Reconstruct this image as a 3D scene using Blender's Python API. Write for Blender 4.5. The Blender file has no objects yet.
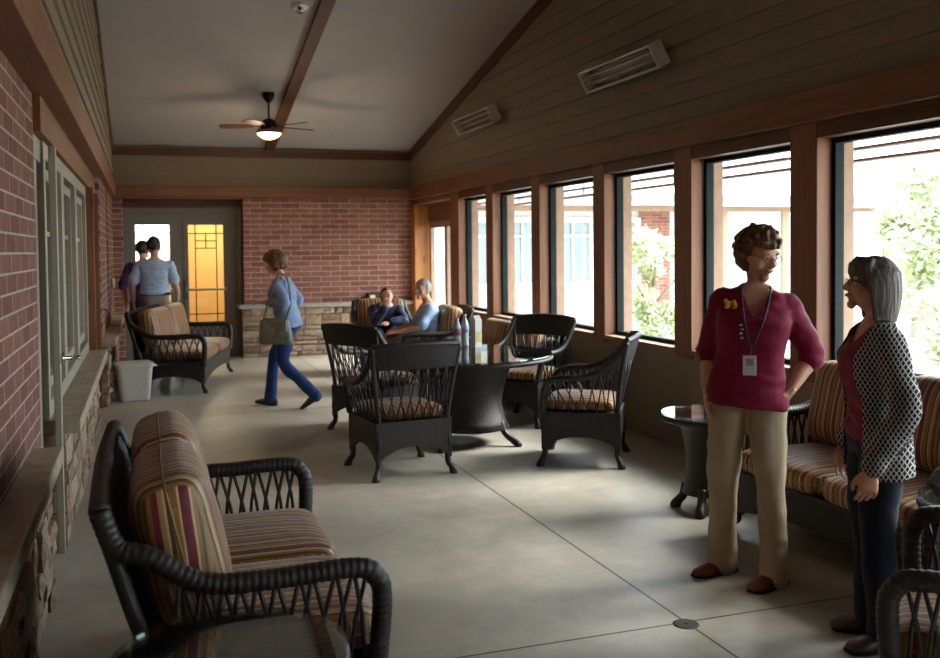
import bpy, math, random
from mathutils import Vector, Matrix
PI = math.pi
S = bpy.context.scene
C = S.collection

# ------------------------------------------------------------------ mesh helpers
def V(*a): return Vector(a)

class MB:
    def __init__(self): self.v = []; self.f = []; self.a = []; self.cur = 0.0
    def add(self, vs, fs):
        n = len(self.v); self.v += [tuple(p) for p in vs]
        self.f += [tuple(i + n for i in f) for f in fs]; self.a += [self.cur] * len(fs)
    def box(self, x0, x1, y0, y1, z0, z1, M=None):
        p = [V(x, y, z) for x in (x0, x1) for y in (y0, y1) for z in (z0, z1)]
        if M is not None: p = [M @ q for q in p]
        self.add(p, [(0,1,3,2),(4,6,7,5),(0,4,5,1),(2,3,7,6),(0,2,6,4),(1,5,7,3)])
    def tube(self, path, r, seg=8, closed=False, flat=None, caps=True):
        path = [Vector(p) for p in path]; n = len(path)
        rs = r if isinstance(r, (list, tuple)) else [r] * n
        vs = []; up = None
        for i, p in enumerate(path):
            if closed: t = path[(i + 1) % n] - path[i - 1]
            else: t = path[min(i + 1, n - 1)] - path[max(i - 1, 0)]
            t.normalize()
            if up is None:
                up = V(0, 0, 1) if abs(t.z) < .9 else V(0, 1, 0)
            a = t.cross(up)
            if a.length < 1e-6: a = t.orthogonal()
            a.normalize(); b = a.cross(t).normalized(); up = b
            ri = rs[i]
            ra, rb = ri if isinstance(ri, (tuple, list)) else (ri, ri)
            for k in range(seg):
                an = 2 * PI * k / seg
                vs.append(p + a * math.cos(an) * ra + b * math.sin(an) * rb)
        fs = []
        for i in range(n if closed else n - 1):
            j = (i + 1) % n
            for k in range(seg):
                l = (k + 1) % seg
                fs.append((i*seg+k, j*seg+k, j*seg+l, i*seg+l))
        if not closed and caps:
            fs.append(tuple(range(seg - 1, -1, -1))[::-1]); fs.append(tuple((n-1)*seg + k for k in range(seg))[::-1])
        self.add(vs, fs)
    def rings(self, rings, caps=True):
        """rings: list of equal length closed loops of points"""
        m = len(rings[0]); vs = [p for r in rings for p in r]; fs = []
        for i in range(len(rings) - 1):
            for k in range(m):
                l = (k + 1) % m
                fs.append((i*m+k, i*m+l, (i+1)*m+l, (i+1)*m+k))
        if caps:
            fs.append(tuple(range(m))[::-1]); fs.append(tuple((len(rings)-1)*m + k for k in range(m)))
        self.add(vs, fs)
    def lathe(self, prof, c=(0,0,0), seg=24, caps=True):
        self.rings([[V(c[0] + r*math.cos(2*PI*k/seg), c[1] + r*math.sin(2*PI*k/seg), c[2] + z) for k in range(seg)] for r, z in prof], caps)
    def ell(self, c, r, seg=14, M=None):
        rs = []
        n = seg // 2 + 1
        for i in range(n + 1):
            th = PI * (i + .02 if i == 0 else (i - .02 if i == n else i)) / n
            ring = []
            for k in range(seg):
                ph = 2*PI*k/seg
                p = V(r[0]*math.sin(th)*math.cos(ph), r[1]*math.sin(th)*math.sin(ph), -r[2]*math.cos(th))
                if M is not None: p = M @ p
                ring.append(p + Vector(c))
            rs.append(ring)
        self.rings(rs)
    def prism(self, pts, y0, y1, axis='y'):
        """polygon pts (a,b) extruded; axis y: (x,z); axis x: (y,z); axis z: (x,y)"""
        def mk(a, b, t): return V(a, t, b) if axis == 'y' else (V(t, a, b) if axis == 'x' else V(a, b, t))
        self.rings([[mk(a, b, y0) for a, b in pts], [mk(a, b, y1) for a, b in pts]])
    def build(self, name, mat, parent=None, smooth=False, bevel=0, M=None, solid=0, subsurf=0, attr=False):
        me = bpy.data.meshes.new(name)
        vs = self.v if M is None else [tuple(M @ Vector(p)) for p in self.v]
        me.from_pydata(vs, [], self.f); me.update()
        import bmesh
        bm = bmesh.new(); bm.from_mesh(me)
        bmesh.ops.recalc_face_normals(bm, faces=bm.faces)
        bm.to_mesh(me); bm.free()
        if attr:
            at = me.attributes.new('rnd', 'FLOAT', 'FACE')
            at.data.foreach_set('value', self.a[:len(me.polygons)])
        if smooth:
            for p in me.polygons: p.use_smooth = True
        me.materials.append(mat)
        o = bpy.data.objects.new(name, me); C.objects.link(o)
        if parent is not None: o.parent = parent
        if bevel:
            m = o.modifiers.new('b', 'BEVEL'); m.width = bevel; m.segments = 2; m.limit_method = 'ANGLE'
        if solid:
            m = o.modifiers.new('s', 'SOLIDIFY'); m.thickness = solid; m.offset = 0
        if subsurf:
            m = o.modifiers.new('ss', 'SUBSURF'); m.levels = subsurf; m.render_levels = subsurf
        return o

def organic(mb, name, mat, parent, voxel=.01, smooth=4, disp=None):
    """fuse overlapping shells into one continuous skin and keep the result as the mesh"""
    o = mb.build(name + '_src', mat)
    m = o.modifiers.new('r', 'REMESH'); m.mode = 'VOXEL'; m.voxel_size = voxel; m.use_smooth_shade = True
    if smooth:
        m = o.modifiers.new('s', 'SMOOTH'); m.factor = .5; m.iterations = smooth
    dg = bpy.context.evaluated_depsgraph_get()
    me = bpy.data.meshes.new_from_object(o.evaluated_get(dg)); me.name = name
    old = o.data; bpy.data.objects.remove(o); bpy.data.meshes.remove(old)
    if disp:
        ns = [v.normal.copy() for v in me.vertices]
        for v, nn in zip(me.vertices, ns): v.co += nn * disp(v.co)
    for p in me.polygons: p.use_smooth = True
    if not me.materials: me.materials.append(mat)
    o = bpy.data.objects.new(name, me); C.objects.link(o); o.parent = parent
    return o

def smoothpath(pts, n=8, closed=False):
    """Catmull-Rom through the points"""
    P = [Vector(p) for p in pts]; out = []; m = len(P)
    rng = range(m) if closed else range(m - 1)
    for i in rng:
        p0 = P[(i-1) % m] if (closed or i > 0) else P[0]*2 - P[1]
        p1 = P[i]; p2 = P[(i+1) % m]
        p3 = P[(i+2) % m] if (closed or i + 2 < m) else P[-1]*2 - P[-2]
        for k in range(n):
            t = k / n
            out.append(.5*((2*p1) + (p2-p0)*t + (2*p0-5*p1+4*p2-p3)*t*t + (-p0+3*p1-3*p2+p3)*t**3))
    if not closed: out.append(P[-1])
    return out

def resample(path, step):
    path = [Vector(p) for p in path]; L = [0]
    for a, b in zip(path, path[1:]): L.append(L[-1] + (b - a).length)
    n = max(2, int(L[-1] / step)); out = []; j = 0
    for i in range(n + 1):
        s = L[-1] * i / n
        while j < len(L) - 2 and L[j+1] < s: j += 1
        t = (s - L[j]) / max(1e-9, L[j+1] - L[j])
        out.append(path[j].lerp(path[j+1], min(1, t)))
    return out

def tag(o, label=None, cat=None, group=None, kind=None):
    if label: o['label'] = label
    if cat: o['category'] = cat
    if group: o['group'] = group
    if kind: o['kind'] = kind
    return o

def empty(name, loc=(0,0,0), rz=0, label=None, cat=None, group=None, kind=None):
    o = bpy.data.objects.new(name, None); C.objects.link(o); o.empty_display_size = .1
    o.location = loc; o.rotation_euler = (0, 0, rz)
    return tag(o, label, cat, group, kind)

def kids(o): return [c for c in bpy.data.objects if c.parent == o]
def copy_tree(o, parent=None):
    c = o.copy(); C.objects.link(c)
    if parent is not None: c.parent = parent
    for ch in kids(o): copy_tree(ch, c)
    return c

# ------------------------------------------------------------------ materials
def srgb(h):
    h = h.lstrip('#'); r = [int(h[i:i+2], 16)/255 for i in (0, 2, 4)]
    return tuple((c/12.92 if c <= .04045 else ((c+.055)/1.055)**2.4) for c in r) + (1,)

class N:
    """tiny node graph builder"""
    def __init__(self, name):
        self.m = bpy.data.materials.new(name); self.m.use_nodes = True
        self.t = self.m.node_tree; self.b = self.t.nodes['Principled BSDF']
    def n(self, typ, **kw):
        x = self.t.nodes.new(typ)
        for k, v in kw.items():
            if k.startswith('i_'):
                x.inputs[int(k[2:]) if k[2:].isdigit() else k[2:].replace('_', ' ')].default_value = v
            else: setattr(x, k, v)
        return x
    def l(self, a, b): self.t.links.new(a, b)
    def obj(self): return self.n('ShaderNodeTexCoord').outputs['Object']
    def xyz(self, src):
        s = self.n('ShaderNodeSeparateXYZ'); self.l(src, s.inputs[0]); return s.outputs
    def comb(self, x=None, y=None, z=None):
        c = self.n('ShaderNodeCombineXYZ')
        for i, s in enumerate((x, y, z)):
            if s is not None: self.l(s, c.inputs[i])
        return c.outputs[0]
    def math(self, op, a, b=None, c=None):
        m = self.n('ShaderNodeMath', operation=op)
        for i, s in enumerate((a, b, c)):
            if s is None: continue
            if isinstance(s, (int, float)): m.inputs[i].default_value = s
            else: self.l(s, m.inputs[i])
        return m.outputs[0]
    def noise(self, src, scale, detail=3, rough=.5):
        x = self.n('ShaderNodeTexNoise'); x.inputs['Scale'].default_value = scale
        x.inputs['Detail'].default_value = detail; x.inputs['Roughness'].default_value = rough
        if src is not None: self.l(src, x.inputs['Vector'])
        return x.outputs['Fac']
    def scale(self, src, s):
        m = self.n('ShaderNodeMapping'); m.inputs['Scale'].default_value = s; self.l(src, m.inputs[0]); return m.outputs[0]
    def ramp(self, src, stops, const=False):
        r = self.n('ShaderNodeValToRGB'); e = r.color_ramp.elements
        if const: r.color_ramp.interpolation = 'CONSTANT'
        while len(e) < len(stops): e.new(.5)
        for x, (p, c) in zip(e, stops): x.position = p; x.color = c if len(c) == 4 else (*c, 1)
        self.l(src, r.inputs[0]); return r.outputs[0]
    def mix(self, f, a, b, mode='MIX'):
        m = self.n('ShaderNodeMix', data_type='RGBA', blend_type=mode)
        for i, s in ((0, f), (6, a), (7, b)):
            if isinstance(s, (int, float)): m.inputs[i].default_value = s
            elif isinstance(s, tuple): m.inputs[i].default_value = s
            else: self.l(s, m.inputs[i])
        return m.outputs[2]
    def bump(self, h, strength=.5, dist=.01):
        b = self.n('ShaderNodeBump'); b.inputs['Strength'].default_value = strength
        b.inputs['Distance'].default_value = dist; self.l(h, b.inputs['Height']); self.l(b.outputs[0], self.b.inputs['Normal'])
    def out(self, col=None, rough=None, metal=None, spec=None):
        if col is not None:
            if isinstance(col, tuple): self.b.inputs['Base Color'].default_value = col
            else: self.l(col, self.b.inputs['Base Color'])
        if rough is not None:
            if isinstance(rough, (int, float)): self.b.inputs['Roughness'].default_value = rough
            else: self.l(rough, self.b.inputs['Roughness'])
        if metal is not None: self.b.inputs['Metallic'].default_value = metal
        if spec is not None: self.b.inputs['Specular IOR Level'].default_value = spec
        return self.m

def plain(name, h, rough=.5, metal=0, var=.12, scale=30, bump=0, spec=.5):
    g = N(name); c = srgb(h); o = g.obj()
    nz = g.noise(o, scale)
    d = tuple(x*(1-var) for x in c[:3]) + (1,); u = tuple(min(1, x*(1+var)) for x in c[:3]) + (1,)
    col = g.ramp(nz, [(.3, d), (.7, u)])
    if bump: g.bump(nz, bump, .005)
    return g.out(col, rough, metal, spec)

def wood(name, a, b, axis, rough=.55, k=1.0):
    g = N(name); o = g.obj()
    sc = [14*k]*3; sc['xyz'.index(axis)] = .7*k
    p = g.scale(o, tuple(sc)); n1 = g.noise(p, 1.6, 5, .6)
    col = g.ramp(n1, [(.3, srgb(a)), (.7, srgb(b))])
    kn = g.n('ShaderNodeTexVoronoi'); kn.inputs['Scale'].default_value = 1.0
    sc2 = [5.0]*3; sc2['xyz'.index(axis)] = 1.6
    g.l(g.scale(o, tuple(sc2)), kn.inputs['Vector'])
    kf = g.ramp(kn.outputs['Distance'], [(.05, (.55,.45,.4,1)), (.14, (1,1,1,1))])
    col = g.mix(1.0, col, kf, 'MULTIPLY')
    big = g.ramp(g.noise(o, .9, 2), [(.3, (.8,.8,.8,1)), (.7, (1,1,1,1))])
    col = g.mix(1.0, col, big, 'MULTIPLY')
    g.bump(n1, .25, .004); return g.out(col, rough)

def brick(name, along, c1='#744c43', c2='#8b6054', mortar='#b0a698', row=.08, w=.30):
    g = N(name); x, y, z = g.xyz(g.obj())
    u = {'x': x, 'y': y}[along]
    b = g.n('ShaderNodeTexBrick'); g.l(g.comb(u, z), b.inputs['Vector'])
    b.inputs['Scale'].default_value = 1; b.inputs['Brick Width'].default_value = w; b.inputs['Row Height'].default_value = row
    b.inputs['Mortar Size'].default_value = .0055; b.inputs['Mortar Smooth'].default_value = .2; b.inputs['Bias'].default_value = -.1
    b.inputs['Color1'].default_value = srgb(c1); b.inputs['Color2'].default_value = srgb(c2); b.inputs['Mortar'].default_value = srgb(mortar)
    nz = g.noise(g.obj(), 14, 5, .65)
    col = g.mix(1.0, b.outputs['Color'], g.ramp(nz, [(.25, (.72,.70,.70,1)), (.75, (1.12,1.1,1.08,1))]), 'MULTIPLY')
    # fine vertical combing of wire cut faces
    comb = g.noise(g.scale(g.obj(), (70, 70, 4)), 1.5, 2)
    h = g.math('ADD', g.math('MULTIPLY', b.outputs['Fac'], -1.0), g.math('MULTIPLY', g.math('ADD', nz, comb), .18))
    g.bump(h, .8, .008); return g.out(col, .85, spec=.2)

def siding_mat(name, h='#857460', jog=None):
    g = N(name); o = g.obj(); c = srgb(h)
    nz = g.noise(g.scale(o, (2, 2, 30)), 2, 3)
    col = g.ramp(nz, [(.3, tuple(v*.9 for v in c[:3])), (.7, tuple(v*1.08 for v in c[:3]))])
    g.bump(nz, .15, .003); return g.out(col, .6)

def emis(name, h, s, var=0):
    g = N(name); c = srgb(h); g.out(c, .4)
    g.b.inputs['Emission Color'].default_value = c; g.b.inputs['Emission Strength'].default_value = s
    return g.m

def glassy(name, tint=(1,1,1,1), refl=.06, rough=.0, ior=1.45):
    """thin window / table glass: clear, with fresnel reflections"""
    m = bpy.data.materials.new(name); m.use_nodes = True; t = m.node_tree; t.nodes.clear()
    out = t.nodes.new('ShaderNodeOutputMaterial'); mx = t.nodes.new('ShaderNodeMixShader')
    tr = t.nodes.new('ShaderNodeBsdfTransparent'); gl = t.nodes.new('ShaderNodeBsdfGlossy'); lw = t.nodes.new('ShaderNodeLayerWeight')
    pw = t.nodes.new('ShaderNodeMath'); pw.operation = 'POWER'; pw.inputs[1].default_value = 5.0; lw.inputs[0].default_value = .5
    ma = t.nodes.new('ShaderNodeMath'); ma.operation = 'MULTIPLY_ADD'; ma.inputs[1].default_value = .85; ma.inputs[2].default_value = refl*.6; ma.use_clamp = True
    tr.inputs[0].default_value = tint; gl.inputs['Roughness'].default_value = rough
    t.links.new(lw.outputs['Facing'], pw.inputs[0]); t.links.new(pw.outputs[0], ma.inputs[0])
    t.links.new(ma.outputs[0], mx.inputs[0]); t.links.new(tr.outputs[0], mx.inputs[1]); t.links.new(gl.outputs[0], mx.inputs[2])
    t.links.new(mx.outputs[0], out.inputs[0]); return m

def stripes(name):
    """woven cushion stripe across the local x axis; end panels are cut the other way"""
    g = N(name); tcn = g.n('ShaderNodeTexCoord'); o = tcn.outputs['Object']; x, y, z = g.xyz(o); nx, ny, nz_ = g.xyz(tcn.outputs['Normal'])
    wob = g.math('MULTIPLY', g.math('SUBTRACT', g.noise(o, 6, 2), .5), .008)
    side = g.math('GREATER_THAN', g.math('ABSOLUTE', nx), .74)
    yy = g.math('ADD', y, g.math('MULTIPLY', z, -.12))
    c = g.math('ADD', g.math('MULTIPLY', x, g.math('SUBTRACT', 1.0, side)), g.math('MULTIPLY', yy, side))
    fx = g.math('FRACT', g.math('DIVIDE', g.math('ADD', g.math('ADD', c, wob), 10.0), .150))
    tan, mar, gold, oli, cream = srgb('#a57c4a'), srgb('#6a1c26'), srgb('#8a6730'), srgb('#4c4020'), srgb('#c4a878')
    col = g.ramp(fx, [(0, mar), (.19, cream), (.23, gold), (.38, oli), (.46, cream), (.50, tan), (.60, mar), (.72, gold), (.82, oli), (.88, gold), (.95, cream)], True)
    we = g.noise(g.scale(o, (400, 120, 120)), 1, 1)
    fold = g.noise(o, 7, 3)
    g.bump(g.math('ADD', g.math('MULTIPLY', we, .08), fold), .45, .03)
    g.b.inputs['Sheen Weight'].default_value = .15
    return g.out(col, .5, spec=.4)

def wicker(name, h='#151110', h2='#261f1b', k=85):
    g = N(name); o = g.obj(); x, y, z = g.xyz(o)
    u = g.math('MULTIPLY', g.math('ADD', x, y), k*PI)
    v = g.math('MULTIPLY', z, k*1.7*PI)
    su = g.math('SINE', u)
    sv = g.math('SINE', g.math('ADD', v, g.math('MULTIPLY', g.math('SIGN', su), PI/2)))
    hgt = g.math('MULTIPLY', g.math('ABSOLUTE', su), g.math('ADD', g.math('MULTIPLY', sv, .5), .5))
    nz = g.noise(o, 30, 2)
    col = g.ramp(g.math('ADD', g.math('MULTIPLY', hgt, .6), g.math('MULTIPLY', nz, .5)), [(.15, srgb(h)), (.9, srgb(h2))])
    g.bump(hgt, .7, .004); return g.out(col, .45, spec=.4)

M = {}
M['rail'] = plain('dark wicker wrap', '#1f1915', .5, var=.35, scale=60, bump=.3)
M['cane'] = plain('dark cane', '#1c1713', .5, var=.25, scale=50)
M['wicker'] = wicker('dark woven wicker')
M['stripe'] = stripes('striped cushion cloth')
M['piping'] = plain('cushion piping cloth', '#8a6538', .6)
M['woodx'] = wood('stained cedar along x', '#6a3d20', '#8a5631', 'x')
M['woody'] = wood('stained cedar along y', '#6a3d20', '#8a5631', 'y')
M['woodz'] = wood('stained cedar upright', '#744628', '#99623a', 'z')
M['trimwood'] = wood('dark stained trim', '#4f2c18', '#653b22', 'y')
M['trimwoodx'] = wood('dark stained trim along x', '#4f2c18', '#653b22', 'x')
M['brick_y'] = brick('brick side wall', 'y')
M['brick_x'] = brick('brick back wall', 'x', '#8a584d', '#a87265', '#c4bbad')
M['siding'] = siding_mat('tan lap siding')
M['whitewood'] = plain('weathered outdoor post', '#94755f', .7, scale=12)
M['blackmetal'] = plain('dark green black window metal', '#121b1a', .65, var=.05, spec=.15)
M['paintgrey'] = plain('taupe painted metal', '#9c9382', .45, var=.05)
M['paintdoor'] = plain('warm grey door paint', '#756f66', .5, var=.05)
M['nickel'] = plain('brushed nickel', '#a8a8a8', .25, 1, var=.05)
M['iron'] = plain('dark bronze metal', '#241d18', .35, .6, var=.1)
M['glass'] = glassy('window glass', (.96,.98,.97,1))
M['white'] = plain('white plastic', '#cfcac0', .45, var=.04)
M['bronze'] = plain('brown lever bronze', '#5a4a38', .3, .7)
# ------------------------------------------------------------------ setting
def struct(name): return empty(name, kind='structure')
def prt(mb, name, mat, parent, **k): return mb.build(name, mat, parent, **k)
def bx(*a):
    m = MB(); m.box(*a); return m

def ceil_z(y): return 3.08 + .205*(14.8 - y) if y > 5 else 5.089 - .205*(5 - y)

def laps(x, y0, y1, z0, topf, side, h=.155, axis='x', z1=None):
    """lap siding boards on a wall: each board leans out at its foot. topf(y) limits height"""
    m = MB(); z = z0; d = .02*side
    while True:
        zt = z + h
        if axis == 'x':
            ya, yb = y0, y1
            if z1 is None:      # gable under the sloped ceiling
                lim = [yy/20 for yy in range(int(y0*20), int(y1*20)+1) if topf(yy/20) > z]
                if not lim: break
                ya, yb = min(lim), max(lim)
            elif z >= z1 - .001: break
            zt2 = zt if z1 is None else min(zt, z1)
            m.rings([[V(x, yy, zt2), V(x - d*.15, yy, zt2), V(x - d, yy, z), V(x, yy, z)] for yy in (ya, yb)])
        else:
            if z >= z1 - .001: break
            zt2 = min(zt, z1)
            m.rings([[V(xx, x, zt2), V(xx, x - d*.15, zt2), V(xx, x - d, z), V(xx, x, z)] for xx in (y0, y1)])
        z = zt
    return m

rs = random.Random(4)
def stone_face(a0, a1, z0, z1, face, out, axis, seed=1, small=1.0, depth=.05):
    """ledgestone veneer: irregular rough blocks; a = run coordinate, face = plane, out = direction of relief"""
    r = random.Random(seed); m = MB(); z = z0
    while z < z1 - .01:
        h = r.choice([.07, .1, .13, .16])*small
        if z + h > z1 - .04: h = z1 - z
        a = a0
        while a < a1 - .001:
            w = r.uniform(.12, .36)*small
            if a + w > a1 - .08*small: w = a1 - a
            rows = [(z, z + h)] if (h < .12 or r.random() < .6) else [(z, z + h*.45), (z + h*.45, z + h)]
            for (p, q) in rows:
                m.cur = r.random(); g = .006
                o = r.uniform(.25, 1)*depth
                ring = []
                nx, nz = 3, 2
                grid = []
                for i in range(nx + 1):
                    for j in range(nz + 1):
                        aa = a + g + (w - 2*g)*i/nx + (r.uniform(-.008, .008) if 0 < i < nx else 0)
                        zz = p + g + (q - p - 2*g)*j/nz + (r.uniform(-.006, .006) if 0 < j < nz else 0)
                        e = (i in (0, nx)) or (j in (0, nz))
                        oo = o*(.55 if e else 1) + r.uniform(-.006, .006)
                        grid.append((aa, zz, oo))
                def P(aa, zz, oo):
                    return V(face + out*oo, aa, zz) if axis == 'x' else V(aa, face + out*oo, zz)
                vs = [P(*t) for t in grid]; fs = []
                for i in range(nx):
                    for j in range(nz):
                        k = i*(nz+1) + j; fs.append((k, k+nz+1, k+nz+2, k+1))
                # skirt back to the wall
                per = [i*(nz+1) for i in range(nx+1)] + [nx*(nz+1)+j for j in range(1, nz+1)] + [i*(nz+1)+nz for i in range(nx-1, -1, -1)] + [j for j in range(nz-1, 0, -1)]
                n0 = len(vs)
                for k in per:
                    aa, zz, oo = grid[k]; vs.append(P(aa, zz, -.03))
                for t in range(len(per)):
                    u = (t+1) % len(per); fs.append((per[t], per[u], n0+u, n0+t))
                m.add(vs, fs)
            a += w
        z += h
    return m

def stone_mat():
    g = N('ledgestone'); at = g.n('ShaderNodeAttribute'); at.attribute_name = 'rnd'
    col = g.ramp(at.outputs['Fac'], [(0, srgb('#8a7a6a')), (.2, srgb('#a58a70')), (.4, srgb('#b9a288')), (.6, srgb('#8d7468')), (.8, srgb('#c2ae96')), (1, srgb('#9b8878'))])
    nz = g.noise(g.obj(), 22, 5, .65)
    col = g.mix(1.0, col, g.ramp(nz, [(.25, (.65,.63,.62,1)), (.75, (1.15,1.12,1.1,1))]), 'MULTIPLY')
    g.bump(nz, .8, .02); return g.out(col, .9, spec=.2)
M['stone'] = stone_mat()
M['mortar'] = plain('mortar bed', '#6d6459', .95)
def cap_mat():
    g = N('cast stone ledge'); nz = g.noise(g.obj(), 9, 4, .6)
    col = g.ramp(nz, [(.3, srgb('#8f7f6a')), (.7, srgb('#b3a388'))]); g.bump(g.noise(g.obj(), 40, 4), .3, .006); return g.out(col, .6)
M['cap'] = cap_mat()

# floor: polished concrete with saw cut joints
def floor_mat():
    g = N('sealed concrete'); o = g.obj(); x, y, z = g.xyz(o)
    n1 = g.noise(o, .9, 6, .62); n2 = g.noise(o, 6, 6, .7); n3 = g.noise(o, 60, 3)
    f = g.math('ADD', g.math('MULTIPLY', n1, .6), g.math('MULTIPLY', n2, .4))
    col = g.ramp(f, [(.36, srgb('#938c80')), (.5, srgb('#a9a294')), (.64, srgb('#beb7aa'))])
    def line(c, at, w):
        d = g.math('ABSOLUTE', g.math('SUBTRACT', c, at)); return g.math('LESS_THAN', d, w)
    jt = None
    for c, at in ((x, 2.15), (y, 3.49), (y, 9.6), (y, -2.4)):
        q = line(c, at, .006); jt = q if jt is None else g.math('MAXIMUM', jt, q)
    col = g.mix(jt, col, srgb('#4a4238'))
    g.bump(g.math('SUBTRACT', g.math('MULTIPLY', n3, .1), jt), .4, .006)
    ro = g.ramp(n2, [(.3, (.38,)*3), (.7, (.52,)*3)])
    return g.out(col, ro, spec=.45)
M['floor'] = floor_mat()
tag(bx(-.8, 4.1, -4.2, 15.3, -.12, 0).build('floor', M['floor']), kind='structure')

# ceiling: two planes meeting at a ridge
M['ceil'] = plain('painted drywall ceiling', '#a79f9c', .9, var=.03, scale=3)
m = MB()
m.rings([[V(x, 15.1, ceil_z(15.1)), V(x, 5, ceil_z(5)), V(x, -4.3, ceil_z(-4.3)), V(x, -4.3, ceil_z(-4.3)+.2), V(x, 5, ceil_z(5)+.2), V(x, 15.1, ceil_z(15.1)+.2)] for x in (-.85, 4.9)])
tag(m.build('ceiling', M['ceil']), kind='structure')
n = 0
for x0, x1 in ((1.73, 1.87), (-.42, -.385), (3.965, 4.0)):
    n += 1; d = .06 if x0 == 1.73 else .15
    m = MB(); m.rings([[V(x, 14.8, ceil_z(14.8)), V(x, 5, ceil_z(5)), V(x, -4.1, ceil_z(-4.1)), V(x, -4.1, ceil_z(-4.1)-d), V(x, 5, ceil_z(5)-d), V(x, 14.8, ceil_z(14.8)-d)] for x in (x0, x1)])
    tag(m.build('trim_%d' % n, M['trimwood']), kind='structure')
tag(bx(-.4, 3.98, 14.46, 14.5, 2.99, 3.10).build('trim_4', M['trimwoodx']), kind='structure')

# left wall -------------------------------------------------------
wl = struct('wall_left')
prt(bx(-.75, -.505, -4.2, 5.12, .62, 2.38), 'brick_face', M['brick_y'], wl)
prt(bx(-.75, -.44, -4.2, 4.78, 0, .63), 'mortar_bed', M['mortar'], wl)
prt(stone_face(-1.0, 4.75, 0, .625, -.445, 1, 'x', 3), 'stone_base', M['stone'], wl, attr=True)
prt(bx(-.75, -.375, -4.2, 4.78, .625, .70), 'stone_ledge', M['cap'], wl, bevel=.008)
prt(bx(-.75, -.43, 5.56, 9.4, 0, .63), 'mortar_bed', M['mortar'], wl)
prt(stone_face(5.56, 9.4, 0, .625, -.44, 1, 'x', 8), 'stone_base', M['stone'], wl, attr=True)
prt(stone_face(-.72, -.42, 0, .625, 5.56, -1, 'y', 18, .8, .03), 'stone_base', M['stone'], wl, attr=True)
for k in range(4):
    prt(bx(-.62, -.345, 5.52 + k*.975, 5.52 + (k+1)*.975 - .006, .625, .70), 'stone_ledge', M['cap'], wl, bevel=.006)
prt(bx(-.75, -.43, 10.5, 12.3, .62, 2.38), 'brick_pillar', M['brick_y'], wl)
prt(bx(-.75, -.43, 12.65, 15.2, .62, 2.38), 'brick_pillar', M['brick_y'], wl)
prt(bx(-.75, -.55, 12.3, 12.65, 0, 2.38), 'slot_panel', M['paintgrey'], wl)
for a, b, sd in ((10.5, 12.3, 21), (12.65, 14.8, 22)):
    prt(bx(-.75, -.40, a, b, 0, .63), 'mortar_bed', M['mortar'], wl)
    prt(stone_face(a, b, 0, .625, -.40, 1, 'x', sd), 'stone_base', M['stone'], wl, attr=True)
    prt(stone_face(-.72, -.38, 0, .625, a, -1, 'y', sd+4, .8, .03), 'stone_base', M['stone'], wl, attr=True)
    prt(bx(-.75, -.30, a-.04, b+.02, .625, .70), 'stone_ledge', M['cap'], wl, bevel=.008)
prt(bx(-.75, -.505, 4.78, 5.12, 0, .62), 'brick_return', M['brick_y'], wl)
prt(bx(-.75, -.47, 5.12, 10.5, 2.2, 2.38), 'wood_header', M['woody'], wl)
prt(bx(-.75, -.365, -4.2, 14.8, 2.38, 2.58), 'beam', M['woody'], wl, bevel=.006)
prt(laps(-.42, -4.1, 14.8, 2.58, ceil_z, -1), 'lap_siding', M['siding'], wl)
m = MB(); m.prism([(-4.1, 2.5), (14.9, 2.5), (14.9, ceil_z(14.9)+.1), (5, ceil_z(5)+.1), (-4.1, ceil_z(-4.1)+.1)], -.8, -.42, 'x')
prt(m, 'gable_panel', M['siding'], wl)

# door 1 : glazed painted door in the left wall
d1 = struct('door_1')
prt(bx(-.468, -.432, 5.44, 5.50, 0, 2.16), 'door_jamb', M['paintgrey'], d1, bevel=.004)
prt(bx(-.66, -.515, 5.12, 5.55, 2.08, 2.2), 'door_head', M['paintgrey'], d1)
m = MB(); m.box(-.57, -.525, 5.12, 5.17, 0, 2.08); m.box(-.57, -.525, 5.34, 5.44, 0, 2.08); m.box(-.57, -.525, 5.17, 5.34, 0, .3); m.box(-.57, -.525, 5.17, 5.34, 1.95, 2.08)
prt(m, 'door_leaf', M['paintgrey'], d1)
prt(bx(-.555, -.545, 5.17, 5.34, .3, 1.95), 'door_pane', M['glass'], d1)
def lever(parent, x, y, z, dx=.07, dy=-.12, mat='nickel'):
    m = MB(); m.lathe([(.001, 0), (.028, .0), (.028, .01), (.012, .014), (.011, .05), (.001, .05)], seg=14)
    for i, v in enumerate(m.v): m.v[i] = (x + v[2]*(1 if dx > 0 else -1), y + v[0], z + v[1])
    m.tube([(x + dx*.7, y, z), (x + dx, y, z), (x + dx, y + dy*.3, z), (x + dx, y + dy, z - .005)], [.009, .01, .01, .008], 8)
    return m.build('door_handle', M[mat], parent, smooth=True)
lever(d1, -.43, 5.48, 1.04, .085, .09)
# door 2 : brown wooden door further down
d2 = struct('door_2')
prt(bx(-.62, -.44, 9.42, 9.5, 0, 2.2), 'door_jamb', M['woodz'], d2); prt(bx(-.62, -.44, 10.42, 10.5, 0, 2.2), 'door_jamb', M['woodz'], d2)
prt(bx(-.56, -.52, 9.5, 10.42, 0, 2.2), 'door_leaf', wood('golden stained door', '#8a5218', '#b07428', 'z'), d2)
lever(d2, -.52, 10.3, 1.02, .15, -.1)
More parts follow.
